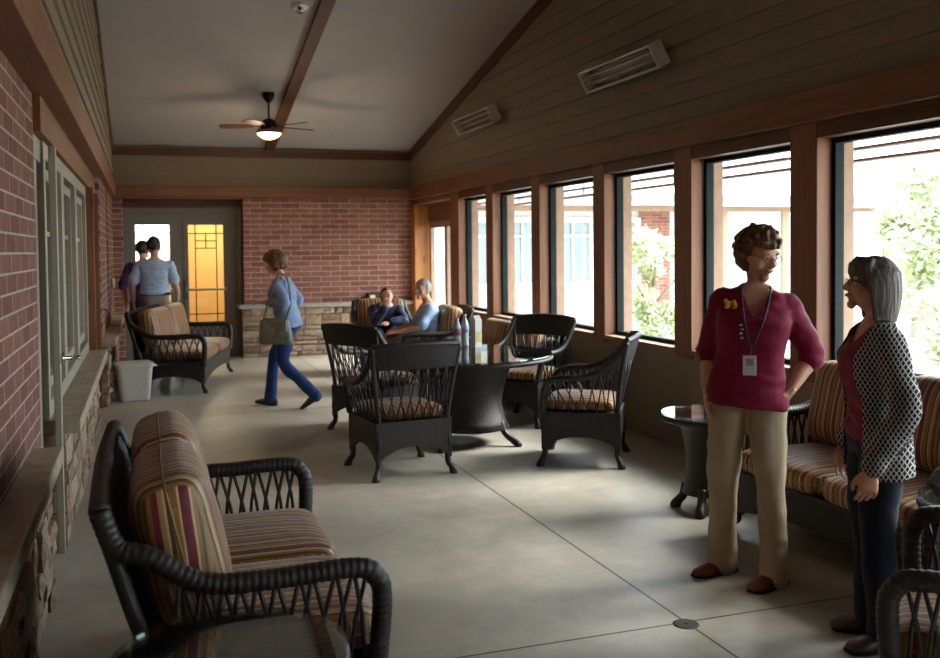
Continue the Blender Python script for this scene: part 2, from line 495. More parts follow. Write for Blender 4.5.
# windows above the long ledge
def frame_y(m, x0, x1, ya, yb, za, zb, w):
    m.box(x0, x1, ya, ya+w, za, zb); m.box(x0, x1, yb-w, yb, za, zb); m.box(x0, x1, ya+w, yb-w, za, za+w); m.box(x0, x1, ya+w, yb-w, zb-w, zb)
wn = 0
for a, b in ((5.56, 6.78), (6.78, 8.05), (8.05, 9.4)):
    wn += 1; w = struct('window_%d' % wn)
    m = MB(); frame_y(m, -.66, -.50, a, b, .70, 2.2, .09); prt(m, 'window_frame', M['paintgrey'], w, bevel=.004)
    m = MB(); frame_y(m, -.60, -.53, a+.12, b-.12, .82, 2.08, .06); m.box(-.59, -.55, a+.18, b-.18, 1.7, 1.73); prt(m, 'sash', M['paintgrey'], w)
    prt(bx(-.575, -.565, a+.15, b-.15, .85, 2.05), 'pane', M['glass'], w)
    m = MB(); frame_y(m, -.62, -.56, a+.08, b-.08, .78, 2.12, .05); prt(m, 'stop_bead', M['paintgrey'], w)

# rooms seen through the left windows and the far doors
inner = struct('wall_inner_room')
M['beige'] = plain('beige indoor paint', '#a08a68', .8, var=.03)
M['carpet'] = plain('brown carpet', '#5a4a3a', .95)
m = MB(); m.box(-3.6, -3.5, 4, 11, -.1, 2.7); m.box(-3.6, -.75, 3.9, 4, -.1, 2.7); m.box(-3.6, -.75, 10.9, 11, -.1, 2.7); m.box(-3.6, -.75, 4, 11, 2.6, 2.7)
prt(m, 'wall_paint', M['beige'], inner); prt(bx(-3.6, -.75, 4, 11, -.1, 0), 'carpet', M['carpet'], inner)

# right wall -------------------------------------------------------
wr = struct('wall_right')
prt(bx(3.92, 4.15, -4.1, 14.8, 2.37, 2.57), 'beam', M['woody'], wr, bevel=.006)
prt(bx(3.98, 4.14, -4.1, 12.44, 2.27, 2.37), 'lintel', M['trimwood'], wr)
prt(laps(4.0, -4.1, 14.8, 2.57, ceil_z, 1), 'lap_siding', M['siding'], wr)
m = MB(); m.prism([(-4.1, 2.5), (14.9, 2.5), (14.9, ceil_z(14.9)+.1), (5, ceil_z(5)+.1), (-4.1, ceil_z(-4.1)+.1)], 4.0, 4.15, 'x')
prt(m, 'gable_panel', M['siding'], wr)
prt(laps(4.0, -4.1, 12.44, 0, None, 1, z1=.765, h=.153), 'lap_siding', M['siding'], wr)
prt(bx(4.0, 4.2, -4.1, 12.44, -.1, .765), 'knee_wall', M['siding'], wr)
PY = [(12.08, 12.44), (10.76, 11.0), (9.32, 9.55), (7.82, 8.05), (6.36, 6.61), (4.92, 5.18), (3.46, 3.72), (2.02, 2.26), (.56, .8), (-.9, -.66), (-2.36, -2.12), (-4.1, -3.6)]
for a, b in PY:
    prt(bx(3.975, 4.09, a, b, .73, 2.37), 'window_post', M['woodz'], wr, bevel=.004)
    prt(bx(4.155, 4.26, a, b, .73, 2.37), 'outer_post', M['whitewood'], wr)
for (a, _), (_, b) in zip(PY[:-1], PY[1:]):
    wn += 1; w = struct('window_%d' % wn)
    m = MB(); frame_y(m, 4.09, 4.155, b, a, .80, 2.27, .034); prt(m, 'window_frame', M['blackmetal'], w)
    prt(bx(4.115, 4.122, b+.03, a-.03, .83, 2.24), 'pane', M['glass'], w)
    prt(bx(3.965, 4.25, b, a, .765, .80), 'window_sill', M['whitewood'], w, bevel=.003)
# recessed glazed door in the far corner of the right wall
d3 = struct('door_3')
prt(bx(3.98, 4.3, 14.26, 14.8, 0, 2.37), 'door_jamb', wood('golden cedar', '#a8662c', '#c48440', 'z'), d3)
prt(bx(3.98, 4.3, 12.44, 14.8, 2.30, 2.38), 'door_soffit', M['woody'], d3)
prt(bx(4.2, 4.28, 12.44, 14.26, 2.02, 2.37), 'door_head', M['woody'], d3)
m = MB(); frame_y(m, 4.2, 4.26, 12.5, 14.22, 0, 2.02, .09); m.box(4.2, 4.26, 13.3, 13.42, .09, 1.93); prt(m, 'door_leaf', M['whitewood'], d3)
prt(bx(4.225, 4.232, 12.6, 14.12, .1, 1.93), 'door_pane', M['glass'], d3)
# back wall --------------------------------------------------------
wb = struct('wall_back')
prt(bx(1.40, 3.98, 14.8, 15.3, .74, 2.39), 'brick_face', M['brick_x'], wb)
prt(bx(1.36, 3.98, 14.8, 15.3, 0, .74), 'mortar_bed', M['mortar'], wb)
prt(stone_face(1.36, 3.98, 0, .74, 14.78, -1, 'y', 31), 'stone_base', M['stone'], wb, attr=True)
prt(bx(1.31, 3.98, 14.68, 15.3, .74, .80), 'stone_ledge', plain('pale stone ledge', '#a59f93', .6), wb, bevel=.006)
prt(bx(-.43, -.29, 15.0, 15.4, 0, 2.39), 'brick_return', M['brick_x'], wb)
prt(bx(-.45, 3.98, 14.62, 14.8, 2.39, 2.54), 'beam', M['woodx'], wb, bevel=.006)
prt(laps(14.8, -.45, 4.0, 2.54, None, 1, axis='y', z1=3.11), 'lap_siding', M['siding'], wb)
prt(bx(-.45, 4.1, 14.82, 15.3, 2.38, 3.3), 'gable_panel', M['siding'], wb)
prt(bx(-.3, 1.40, 15.0, 15.2, 2.25, 2.39), 'lintel', M['trimwoodx'], wb)
# double door
d4 = struct('door_4')
m = MB()
Y0, Y1 = 15.1, 15.18
m.box(-.29, -.24, Y0-.04, Y1, 0, 2.25); m.box(1.32, 1.40, Y0-.04, Y1, 0, 2.25); m.box(-.24, 1.32, Y0-.04, Y1, 2.17, 2.25); m.box(-.29, 1.40, Y1-.03, Y1+.05, 2.13, 2.39); m.box(.50, .58, Y1-.03, Y1, 0, 2.17)
prt(m, 'door_frame', M['paintdoor'], d4)
def glazed(x0, x1, g0, g1):
    m = MB(); m.box(x0, g0, Y0, Y1-.03, 0, 2.17); m.box(g1, x1, Y0, Y1-.03, 0, 2.17); m.box(g0, g1, Y0, Y1-.03, 0, .52); m.box(g0, g1, Y0, Y1-.03, 2.0, 2.17)
    leaf = prt(m, 'door_leaf', M['paintdoor'], d4)
    m = MB(); w = g1 - g0; t = .007
    for xx in (g0 + w*.2, g1 - w*.2): m.box(xx-t, xx+t, Y0+.01, Y0+.03, .52, 2.0)
    for zz in (1.87, .66): m.box(g0, g1, Y0+.008, Y0+.032, zz-t, zz+t)
    m.box(g0+w*.2, g1-w*.2, Y0+.008, Y0+.032, 1.76-t, 1.76+t); m.box(g0+w*.2, g1-w*.2, Y0+.008, Y0+.032, 1.65-t, 1.65+t)
    m.box((g0+g1)/2-t, (g0+g1)/2+t, Y0+.006, Y0+.03, 1.65, 1.87)
    m.build('glazing_bars', M['blackmetal'], leaf)
    bx(g0, g1, Y0+.018, Y0+.023, .52, 2.0).build('pane', M['glass'], leaf)
    m = MB(); m.tube([(g0-.02, Y0-.05, 1.03), (g1+.02, Y0-.05, 1.03)], .016, 8); m.box(g0-.04, g0, Y0-.06, Y0, 1.0, 1.06); m.box(g1, g1+.04, Y0-.06, Y0, 1.0, 1.06)
    m.build('push_bar', M['paintgrey'], leaf)
glazed(-.24, .535, -.12, .36); glazed(.545, 1.32, .62, 1.13)
m = MB(); m.box(.555, .6, Y0-.02, Y0, .92, 1.2); prt(m, 'pull_plate', M['nickel'], d4)
# warm hallway behind the double door
hall = struct('wall_hallway')
M['amber'] = plain('golden hallway paint', '#dcbd84', .8, var=.03)
m = MB(); m.box(-.6, -.5, 15.3, 19, 0, 2.6); m.box(2.4, 2.5, 15.3, 18.4, 0, 2.6); m.box(.52, 2.5, 18.3, 18.4, 0, 2.6); m.box(-.6, 2.5, 15.3, 19, 2.6, 2.7)
m.box(.42, .52, 17.0, 18.4, 0, 2.6); m.box(-.6, .52, 18.9, 19, 0, 1.2); m.box(-.6, .52, 18.9, 19, 2.1, 2.6)
prt(m, 'wall_paint', M['amber'], hall); prt(bx(-.6, 2.5, 15.3, 19, -.1, 0), 'tiles', M['carpet'], hall)
for q in (wb, d4, hall): q.location.y = -.3
# wall behind the viewer
wf = struct('wall_front')
prt(bx(-.8, 4.1, -4.3, -4.1, 0, 3.3), 'lap_siding', M['siding'], wf)

# ------------------------------------------------------------------ outdoors
M['ground'] = plain('pale courtyard paving', '#a3a198', .9, var=.06, scale=1.5)
tag(bx(4.2, 60, -30, 60, -.25, -.12).build('ground', M['ground']), kind='structure')
M['paleroof'] = plain('pale metal roof', '#9299a0', .5, var=.03)
M['palepaint'] = plain('pale outdoor trim paint', '#d8d8d4', .6, var=.02)
ev = struct('eave')
prt(bx(4.15, 4.95, -4.2, 15, 2.44, 2.5), 'soffit', M['palepaint'], ev)
for k in range(10): prt(bx(4.82, 4.84, -4.0+k*2, -3.97+k*2, 2.19, 2.44), 'hanger', M['palepaint'], ev)
for z in (2.19, 2.275): prt(bx(4.79, 4.88, -4.2, 15, z, z+.02), 'fascia_strip', M['trimwood'], ev)
# neighbouring wing across the courtyard
wing = empty('building_wing', (0, 0, 0), 0, 'pale roofed brick wing of the building beyond the row of windows', 'building')
M['brick_o'] = brick('brick outdoor wing', 'x', '#8e5a4e', '#a66f60')
m = MB()
m.rings([[V(x, 18.3, 2.62), V(x, 24, 4.3), V(x, 24, 4.4), V(x, 18.25, 2.75)] for x in (4.4, 17.6)]); m.build('roof', M['paleroof'], wing)
bx(4.4, 17.6, 18.4, 18.5, 2.52, 2.70).build('fascia', M['palepaint'], wing)
bx(4.4, 17.6, 18.9, 19.0, 2.40, 2.52).build('porch_beam', M['whitewood'], wing)
m = MB(); m.box(4.4, 11.1, 20.05, 20.3, -.12, .7); m.box(4.4, 6.3, 20.05, 20.3, .7, 2.3); m.box(4.4, 11.1, 20.05, 20.3, 2.3, 2.6)
m.box(11.9, 17.4, 22.5, 22.8, -.12, 3.4)
m.build('wall', M['palepaint'], wing)
bx(11.1, 11.9, 19.98, 20.3, -.12, 2.6).build('brick_pier', M['brick_o'], wing)
for x in (12.6, 14.3, 16.2, 17.3): bx(x, x+.18, 18.9, 18.99, -.12, 2.40).build('porch_post', M['whitewood'], wing)
for x0, x1 in ((6.3, 7.4), (7.5, 8.7), (8.8, 9.9), (10.0, 11.1)):
    m = MB()
    def fr(x0, x1, z0, z1, w):
        m.box(x0, x0+w, 19.95, 20.05, z0, z1); m.box(x1-w, x1, 19.95, 20.05, z0, z1); m.box(x0+w, x1-w, 19.96, 20.045, z0, z0+w); m.box(x0+w, x1-w, 19.96, 20.045, z1-w, z1)
    fr(x0, x1, .7, 2.3, .12); m.box((x0+x1)/2-.02, (x0+x1)/2+.02, 19.96, 20.01, .83, 2.17); m.box(x0+.13, x1-.13, 19.97, 20.02, 1.85, 1.9)
    f = m.build('window', M['palepaint'], wing)
    bx(x0+.12, x1-.12, 20.025, 20.04, .82, 2.18).build('pane', plain('grey blue outdoor glass', '#7f9096', .15), f)
for k, (lx, lz) in enumerate([(9.97, 1.75)]):
    lt = empty('wall_lantern', (lx+.35, 19.7, lz), 0, 'lit yellow wall lantern on the brick wing across the courtyard', 'lantern')
    m = MB(); m.box(-.09, .09, -.09, .09, -.25, .25); m.build('lamp_glass', emis('lantern glow', '#ffd68a', 9), lt)
    bx(-.12, .12, -.12, .12, .25, .3).build('lantern_cap', M['iron'], lt); bx(-.12, .12, -.12, .12, -.29, -.25).build('lantern_base', M['iron'], lt); bx(-.03, .03, .09, .25, 0, .05).build('bracket', M['iron'], lt)

def leafcloud(m, c, r, n, rnd, s=.09):
    for _ in range(n):
        d = V(rnd.gauss(0, 1), rnd.gauss(0, 1), rnd.gauss(0, 1)).normalized()*(rnd.random()**.4)
        p = V(c[0]+d.x*r[0], c[1]+d.y*r[1], c[2]+d.z*r[2])
        a = V(rnd.uniform(-1, 1), rnd.uniform(-1, 1), rnd.uniform(-1, 1)).normalized(); b = a.orthogonal().normalized()
        q = s*rnd.uniform(.6, 1.3)
        m.add([p - a*q, p + b*q*.45, p + a*q, p - b*q*.45], [(0, 1, 2, 3)])
M['leaf'] = plain('fresh green leaves', '#b3bf92', .6, var=.25, scale=3)
M['leaf2'] = plain('pale green leaves', '#c2caae', .6, var=.2, scale=3)
M['bark'] = plain('grey bark', '#7c6f60', .9)
def tree(name, x, y, h, cr, n, label, cat, mat, seed, s=.09, low=.3):
    r = random.Random(seed); t = empty(name, (x, y, -.12), 0, label, cat)
    m = MB(); m.tube(smoothpath([(0, 0, 0), (.03, .02, h*.35), (-.03, .04, h*.7), (0, 0, h*.92)], 4), [.05*h/3*(1-.04*i) for i in range(13)], 8)
    for k in range(9):
        a = 2.4*k; z = h*(low + .55*k/9)
        m.tube([(0, 0, z), (math.cos(a)*cr*.5, math.sin(a)*cr*.5, z+.3), (math.cos(a)*cr*.9, math.sin(a)*cr*.9, z+.55)], [.02, .013, .006], 5)
    m.build('trunk', M['bark'], t)
    m = MB()
    for k in range(14):
        a = r.uniform(0, 2*PI); rr = cr*r.uniform(.1, .75); z = h*r.uniform(low, .9)
        leafcloud(m, (math.cos(a)*rr, math.sin(a)*rr, z), (cr*.42, cr*.42, cr*.36), n//14, r, s)
    m.build('foliage', mat, t)
tree('small_tree', 6.9, 12.0, 2.15, .5, 2200, 'slim young tree with pale leaves outside the fourth window from the far end', 'tree', M['leaf'], 5, .06, .12)
tree('garden_tree', 13.4, 13.9, 3.4, 1.1, 4200, 'leafy green tree seen through the nearest window above the grey-haired woman', 'tree', M['leaf'], 6, .1, .2)
tree('garden_tree', 17.6, 16.6, 4.2, 1.7, 4500, 'broad pale tree at the right edge, farthest off through the nearest window', 'tree', M['leaf2'], 7, .13, .15)
tree('garden_shrub', 11.0, 10.6, 1.1, .8, 1800, 'low green shrub outside the nearest window beside the leafy tree', 'shrub', M['leaf'], 9, .07, .15)

# ------------------------------------------------------------------ fixtures
def ceiling_fan(x, y, zl):
    zc = ceil_z(y)
    t = empty('ceiling_fan', (x, y, zl), 0, 'dark bronze ceiling fan with a lit bowl lamp hanging from the sloped ceiling', 'ceiling fan')
    m = MB(); m.lathe([(.001, .44), (.055, .44), (.075, .40), (.03, .34), (.015, .33), (.015, zc-zl+.02)][:0] + [(.001, .18), (.03, .18), (.06, .165), (.09, .14), (.105, .09), (.105, .05), (.08, .02), (.001, .02)], seg=24)
    m.build('motor_housing', M['iron'], t, smooth=True)
    m = MB(); m.tube([(0, 0, .17), (0, 0, zc-zl-.02)], .014, 10); m.build('down_rod', M['iron'], t, smooth=True)
    m = MB(); m.lathe([(.001, zc-zl-.11), (.03, zc-zl-.11), (.07, zc-zl-.06), (.085, zc-zl+.01), (.001, zc-zl+.01)], seg=20); m.build('canopy', M['iron'], t, smooth=True)
    m = MB(); m.lathe([(.001, -.085), (.05, -.08), (.10, -.06), (.14, -.03), (.155, 0), (.001, 0)], seg=28); m.build('lamp_bowl', emis('warm lamp bowl', '#ffcf86', 7), t, smooth=True)
    m = MB(); m.lathe([(.09, .03), (.15, .012), (.165, .0), (.16, -.01), (.001, -.012)], seg=28, caps=False); m.build('lamp_rim', M['iron'], t, smooth=True)
    for k in range(5):
        a = 2*PI*k/5 + .35; R = Matrix.Rotation(a, 4, 'Z') @ Matrix.Translation((0, 0, .075)) @ Matrix.Rotation(math.radians(12), 4, 'X')
        m = MB(); pts = []
        prof = [(.20, .045), (.28, .062), (.42, .072), (.55, .075), (.60, .065), (.625, .03)]
        top = [(r, w) for r, w in prof] + [(r, -w) for r, w in reversed(prof)]
        m.rings([[V(r, w, 0) for r, w in top], [V(r, w, .008) for r, w in top]])
        b = m.build('fan_blade', M['trimwood'], t, M=R)
        m = MB(); m.tube([(.09, 0, 0), (.16, 0, .012), (.26, 0, .004)], [(.02, .006), (.016, .005), (.028, .004)], 8); m.build('blade_bracket', M['iron'], b, M=R)
ceiling_fan(1.53, 12.3, 3.10)

def heater(y0, y1, z, label):
    t = empty('radiant_heater', (3.86, (y0+y1)/2, z), 0, label, 'heater', 'infrared heaters on the right wall')
    L = (y1-y0)/2; R = Matrix.Rotation(math.radians(-28), 4, 'Y')
    m = MB()
    # housing: open trough facing into the room
    m.rings([[V(-.06, yy, .10), V(.05, yy, .075), V(.05, yy, -.075), V(-.06, yy, -.10), V(-.055, yy, -.088), V(.035, yy, -.062), V(.035, yy, .062), V(-.055, yy, .088)] for yy in (-L, L)])
    for s in (-L, L): m.box(-.065, .05, s-.008, s+.008, -.10, .10)
    m.build('housing', plain('pale heater casing', '#dcd6ca', .4, .1), t, M=R)
    m = MB(); m.rings([[V(-.04, yy, .082), V(.028, yy, .060), V(.030, yy, -.060), V(-.04, yy, -.082), V(-.038, yy, -.086), V(.034, yy, -.061), V(.034, yy, .061), V(-.038, yy, .086)] for yy in (-L+.01, L-.01)]); m.build('reflector', M['nickel'], t, M=R)
    m = MB()
    for q in (-.03, .03): m.tube([(0, -L+.01, q), (0, L-.01, q)], .012, 8)
    m.build('heating_tube', plain('quartz tube', '#c9b79c', .2), t, M=R)
    m = MB()
    k = int(2*L/.05)
    for i in range(k+1): m.tube([(-.058, -L + 2*L*i/k, -.088), (-.062, -L + 2*L*i/k, 0), (-.058, -L + 2*L*i/k, .088)], .0022, 4)
    for q in (-.045, 0, .045): m.tube([(-.06, -L, q), (-.06, L, q)], .0022, 4)
    m.build('wire_guard', M['nickel'], t, M=R)
    m = MB(); m.box(.03, .12, -.16, -.12, -.03, .03); m.box(.03, .12, .12, .16, -.03, .03); m.box(.105, .138, -L*.6, L*.6, -.06, .06); m.build('wall_bracket', M['iron'], t)
heater(6.62, 7.9, 3.12, 'long pale radiant heater on the siding above the woman in red')
heater(10.35, 11.65, 3.17, 'long pale radiant heater higher up the siding nearer the far wall')

t = empty('sprinkler_head', (1.555, 9.84, ceil_z(9.84)), 0, 'small chrome sprinkler on the ceiling beside the central trim', 'sprinkler')
m = MB(); m.lathe([(.001, .0), (.09, 0), (.085, -.012), (.04, -.016), (.001, -.016)], seg=20); m.build('escutcheon', M['white'], t, smooth=True); t.rotation_euler.x = -math.atan(.205)
m = MB(); m.lathe([(.001, -.01), (.02, -.01), (.018, -.05), (.045, -.055), (.045, -.06), (.001, -.06)], seg=14); m.build('nozzle', M['nickel'], t, smooth=True)

t = empty('floor_drain', (2.14, 3.47, 0), 0, 'small dark square-edged plate set in the floor where two joints cross', 'floor plate')
m = MB(); m.lathe([(.001, .006), (.050, .004), (.056, .001), (.056, -.004), (.001, -.004)], seg=24); m.build('plate', plain('worn dark plate', '#37322b', .6), t, smooth=False)
m = MB(); m.lathe([(.001, .009), (.01, .006), (.012, .003), (.001, .005)], seg=10); m.build('screw', M['iron'], t)
t = empty('switch_plate', (-.265, 14.75, 1.14), 0, 'small white switch plate at the left of the double door', 'switch')
m = MB(); m.box(-.035, .035, 0, .012, -.06, .06); m.build('cover', M['white'], t, bevel=.003); m = MB(); m.box(-.012, .012, -.006, 0, -.025, .025); m.build('rocker', M['white'], t)
t = empty('wall_intercom', (-.43, 13.4, 1.19), 0, 'round pale intercom on the far left brick pillar', 'intercom')
m = MB(); m.lathe([(.001, 0), (.07, 0), (.075, .03), (.06, .05), (.001, .055)], seg=20)
Rm = Matrix.Rotation(PI/2, 4, 'Y'); m.build('casing', M['white'], t, smooth=True, M=Rm)
m = MB(); m.lathe([(.001, .05), (.03, .055), (.03, .06), (.001, .062)], seg=14); m.build('lens', plain('bluish lens', '#7a8699', .1), t, smooth=True, M=Rm)

# white bucket / bin by the ledge
t = empty('waste_bin', (-.14, 10.9, 0), .15, 'white plastic waste bin with a rim standing by the stone base', 'bin')
def rr(hw, hd, z, r=.05, n=5):
    out = []
    for cx, cy, a0 in ((hw-r, hd-r, 0), (-hw+r, hd-r, PI/2), (-hw+r, -hd+r, PI), (hw-r, -hd+r, 1.5*PI)):
        for i in range(n): a = a0 + PI/2*i/(n-1); out.append(V(cx+r*math.cos(a), cy+r*math.sin(a), z))
    return out
m = MB(); m.rings([rr(.15, .13, 0), rr(.155, .135, .01), rr(.185, .155, .36), rr(.20, .17, .365), rr(.20, .17, .40), rr(.18, .15, .40), rr(.14, .12, .03)]); m.build('bucket', M['white'], t, smooth=False)
m = MB(); m.tube([(.2, -.05, .37), (.24, -.03, .36), (.24, .03, .36), (.2, .05, .37)], .01, 6); m.build('handle', M['white'], t)
m = MB(); m.rings([rr(.19, .16, .385), rr(.19, .16, .405), rr(.17, .14, .412)]); m.build('lid', M['white'], t)
# ------------------------------------------------------------------ wicker furniture (local frame: front = -y, width = x)
def wrapped(path, r, pitch=.022, seg=10, amp=.09, flat=1.0):
    """rail wound with cane: a row of bulges along the path"""
    p = resample(path, pitch/4); rs = []
    for i in range(len(p)):
        k = 1 + amp*abs(math.sin(PI*i/4)) - amp*.4
        rs.append((r*k, r*k*flat))
    m = MB(); m.tube(p, rs, seg); return m

def panel(W0, W1, z0, z1, y0, y1, th=.02, nx=8, nz=6, arch=0, bow=0):
    """woven panel facing y: from width W0 at z0,y0 to W1 at z1,y1; arch lifts the lower edge; bow bends it"""
    m = MB(); fr = []
    for s in (-.5, .5):
        g = []
        for j in range(nz + 1):
            t = j/nz; W = W0 + (W1-W0)*t
            for i in range(nx + 1):
                a = -1 + 2*i/nx
                zb = z0 + arch*(1 - abs(a)**2.6)
                g.append(V(a*W/2, y0 + (y1-y0)*t + s*th + bow*(1-a*a), zb + (z1 - zb)*t))
        fr.append(g)
    n = len(fr[0]); fs = []
    for j in range(nz):
        for i in range(nx):
            k = j*(nx+1)+i; fs.append((k, k+1, k+nx+2, k+nx+1)); fs.append((n+k, n+k+nx+1, n+k+nx+2, n+k+1))
    per = [i for i in range(nx+1)] + [j*(nx+1)+nx for j in range(1, nz+1)] + [nz*(nx+1)+i for i in range(nx-1, -1, -1)] + [j*(nx+1) for j in range(nz-1, 0, -1)]
    for t in range(len(per)):
        u = (t+1) % len(per); fs.append((per[t], n+per[t], n+per[u], per[u]))
    m.add(fr[0] + fr[1], fs); return m

def rot_panel(m, M4):
    m.v = [tuple(M4 @ Vector(p)) for p in m.v]; return m

def pillow(w, d, h, crown=.35, n=14, sag=0.0, seam=True):
    """soft box cushion centred on its base, width x, depth y, height z"""
    def sq(a, k): return math.copysign(abs(a)**k, a)
    m = MB(); rings = []
    K = 16
    for i in range(K + 1):
        ph = -PI/2 + PI*i/K
        cz, sz = math.cos(ph), math.sin(ph)
        ring = []
        for k in range(44):
            th = 2*PI*k/44
            cx = sq(math.cos(th), .28); sy = sq(math.sin(th), .28); ce = sq(max(cz, 0.0), .42)
            x = w/2*cx*ce; y = d/2*sy*ce
            z = h/2*sq(sz, .55)
            # crown: centre is fuller than the rim
            rr_ = max(abs(cx*ce), abs(sy*ce)); z *= 1 + crown*(1 - rr_**2)*(abs(sz)**.5)
            z -= sag*(1 - (x/(w/2))**2)*(.5 if sz > 0 else 0)
            ring.append(V(x, y, z + h/2))
        rings.append(ring)
    m.rings(rings); return m

def piping(w, d, z, r=.006):
    def sq(a, k): return math.copysign(abs(a)**k, a)
    m = MB(); m.tube([(w/2*sq(math.cos(2*PI*k/48), .28), d/2*sq(math.sin(2*PI*k/48), .28), z) for k in range(48)], r, 6, closed=True); return m

def lattice(lo, hi, n, r=.0055, bowd=V(0,0,0), seg=5):
    """crossing canes between two polylines given as functions of t"""
    m = MB()
    for i in range(n):
        t = (i + .5)/n; dt = .9/n
        for s in (-1, 1):
            a, b = lo(min(1, max(0, t - s*dt*.55))), hi(min(1, max(0, t + s*dt*.55)))
            mid = (a + b)/2 + bowd*s*.6
            m.tube([a, a.lerp(mid, .5) + V(0, 0, 0), mid, mid.lerp(b, .5), b], r, seg)
    return m

def leg_mb(x, y, splay=.05, z1=.16, dx=None, dy=None):
    sx = math.copysign(1, x); sy = math.copysign(1, y); m = MB()
    m.tube(smoothpath([(x, y, z1+.05), (x, y, z1*.6), (x + sx*splay*.6, y + sy*splay*.5, .05), (x + sx*splay, y + sy*splay, .014), (x + sx*splay, y + sy*splay, 0)], 4),
           [.022]*8 + [.022, .024, .026, .028, .03, .03, .03, .029, .026][:9], 10)
    return m

def arm_path(s, W, D, H, armh, yb, yf, flare=.03):
    return smoothpath([(s*W/2*.97, yb, H), (s*(W/2+.005), yb-.045, H-.10), (s*(W/2+flare*.6), yb-.13, armh+.10), (s*(W/2+flare), yb-.27, armh+.015),
                       (s*(W/2+flare), (yb+yf)/2-.05, armh), (s*(W/2+flare), yf+.09, armh+.005), (s*(W/2+flare*.9), yf+.02, armh-.03), (s*(W/2+flare*.6), yf, armh-.11), (s*(W/2+.0), yf+.015, .30)], 8)

def lounge(name, W, D, H, seats, label, cat, group=None, armh=.64, fine=True, ch=.47, ct=.225):
    t = empty(name, (0,0,0), 0, label, cat, group)
    yb, yf = D/2, -D/2; st = .34
    pitch = .022 if fine else .05
    # back: woven panel, leaning
    ybase = yb - .17
    panel(W*.94, W*.97, .30, H, ybase, yb, .025, 16, 8).build('backrest', M['wicker'], t, smooth=False)
    wrapped(smoothpath([(-W/2*.97, yb, H), (0, yb+.01, H+.012), (W/2*.97, yb, H)], 10), .030, pitch).build('top_rail', M['rail'], t, smooth=True)
    for s in (-1, 1):
        m = MB(); m.tube(smoothpath([(s*W/2*.97, yb, H-.01), (s*W/2*.96, yb-.09, .55), (s*W/2*.95, ybase-.0, .30), (s*W/2*.95, ybase+.02, .12), (s*W/2*.97, ybase+.06, .0)], 6), .024, 8)
        m.build('back_post', M['rail'], t, smooth=True)
        ap = arm_path(s, W, D, H, armh, yb, yf)
        wrapped(ap, .031, pitch, 10).build('armrest', M['rail'], t, smooth=True)
        # canes between the seat frame and the rail
        seg_ = [p for p in ap if p.z > .42 or p.y > 0]; n0 = len(ap)
        def lo(u, s=s): return V(s*(W/2+.0), (yb-.19) + (yf+.05 - (yb-.19))*u, st)
        def hi(u, s=s, ap=ap):
            yy = (yb-.16) + (yf+.045 - (yb-.16))*u
            return min(ap[:int(8*7.3)], key=lambda p: abs(p.y - yy))
        lattice(lo, hi, 11 if fine else 8, .0075, V(0, .012, 0)).build('arm_lattice', M['cane'], t, smooth=True)
        wrapped([lo(0), lo(1)], .016, .05, 8).build('side_rail', M['rail'], t, smooth=True)
        # side skirt
        sp = panel(D-.19, D-.15, .10, st, 0, 0, .02, 8, 4, arch=.09)
        rot_panel(sp, Matrix.Translation((s*(W/2-.01), -.065, 0)) @ Matrix.Rotation(PI/2, 4, 'Z')).build('side_skirt', M['wicker'], t)
    panel(W-.02, W, .10, st, yf+.02, yf+.02, .02, 16, 4, arch=.08).build('front_skirt', M['wicker'], t)
    wrapped([(-W/2, yf+.015, st), (W/2, yf+.015, st)], .018, .05, 8).build('front_rail', M['rail'], t, smooth=True)
    for s in (-1, 1):
        leg_mb(s*(W/2-.02), yf+.03, .03, .12).build('leg', M['rail'], t, smooth=True)
    MB_ = MB(); MB_.box(-W/2+.02, W/2-.02, yf+.03, ybase, st-.04, st-.005); MB_.build('seat_deck', M['wicker'], t)
    cw = (W - .05)/seats; cd = ybase - yf + .0
    for k in range(seats):
        cx = -W/2 + .025 + cw*(k + .5)
        R = Matrix.Translation((cx, (ybase + yf)/2 - .035, st - .002))
        c = pillow(cw - .012, cd - .03, .145, .22).build('seat_cushion', M['stripe'], t, smooth=True, M=R)
        for z in (.072,): piping(cw - .016, cd - .034, z, .004).build('piping', M['piping'], c, smooth=True, M=R)
        R = Matrix.Translation((cx, ybase - .025, st + .125)) @ Matrix.Rotation(math.radians(-13), 4, 'X') @ Matrix.Translation((0, 0, ch/2)) @ Matrix.Rotation(PI/2, 4, 'X') @ Matrix.Translation((0, 0, -.03))
        c = pillow(cw - .02, ch, ct, .2).build('back_cushion', M['stripe'], t, smooth=True, M=R)
        for z in (ct/2,): piping(cw - .024, ch - .004, z, .004).build('piping', M['piping'], c, smooth=True, M=R)
    return t

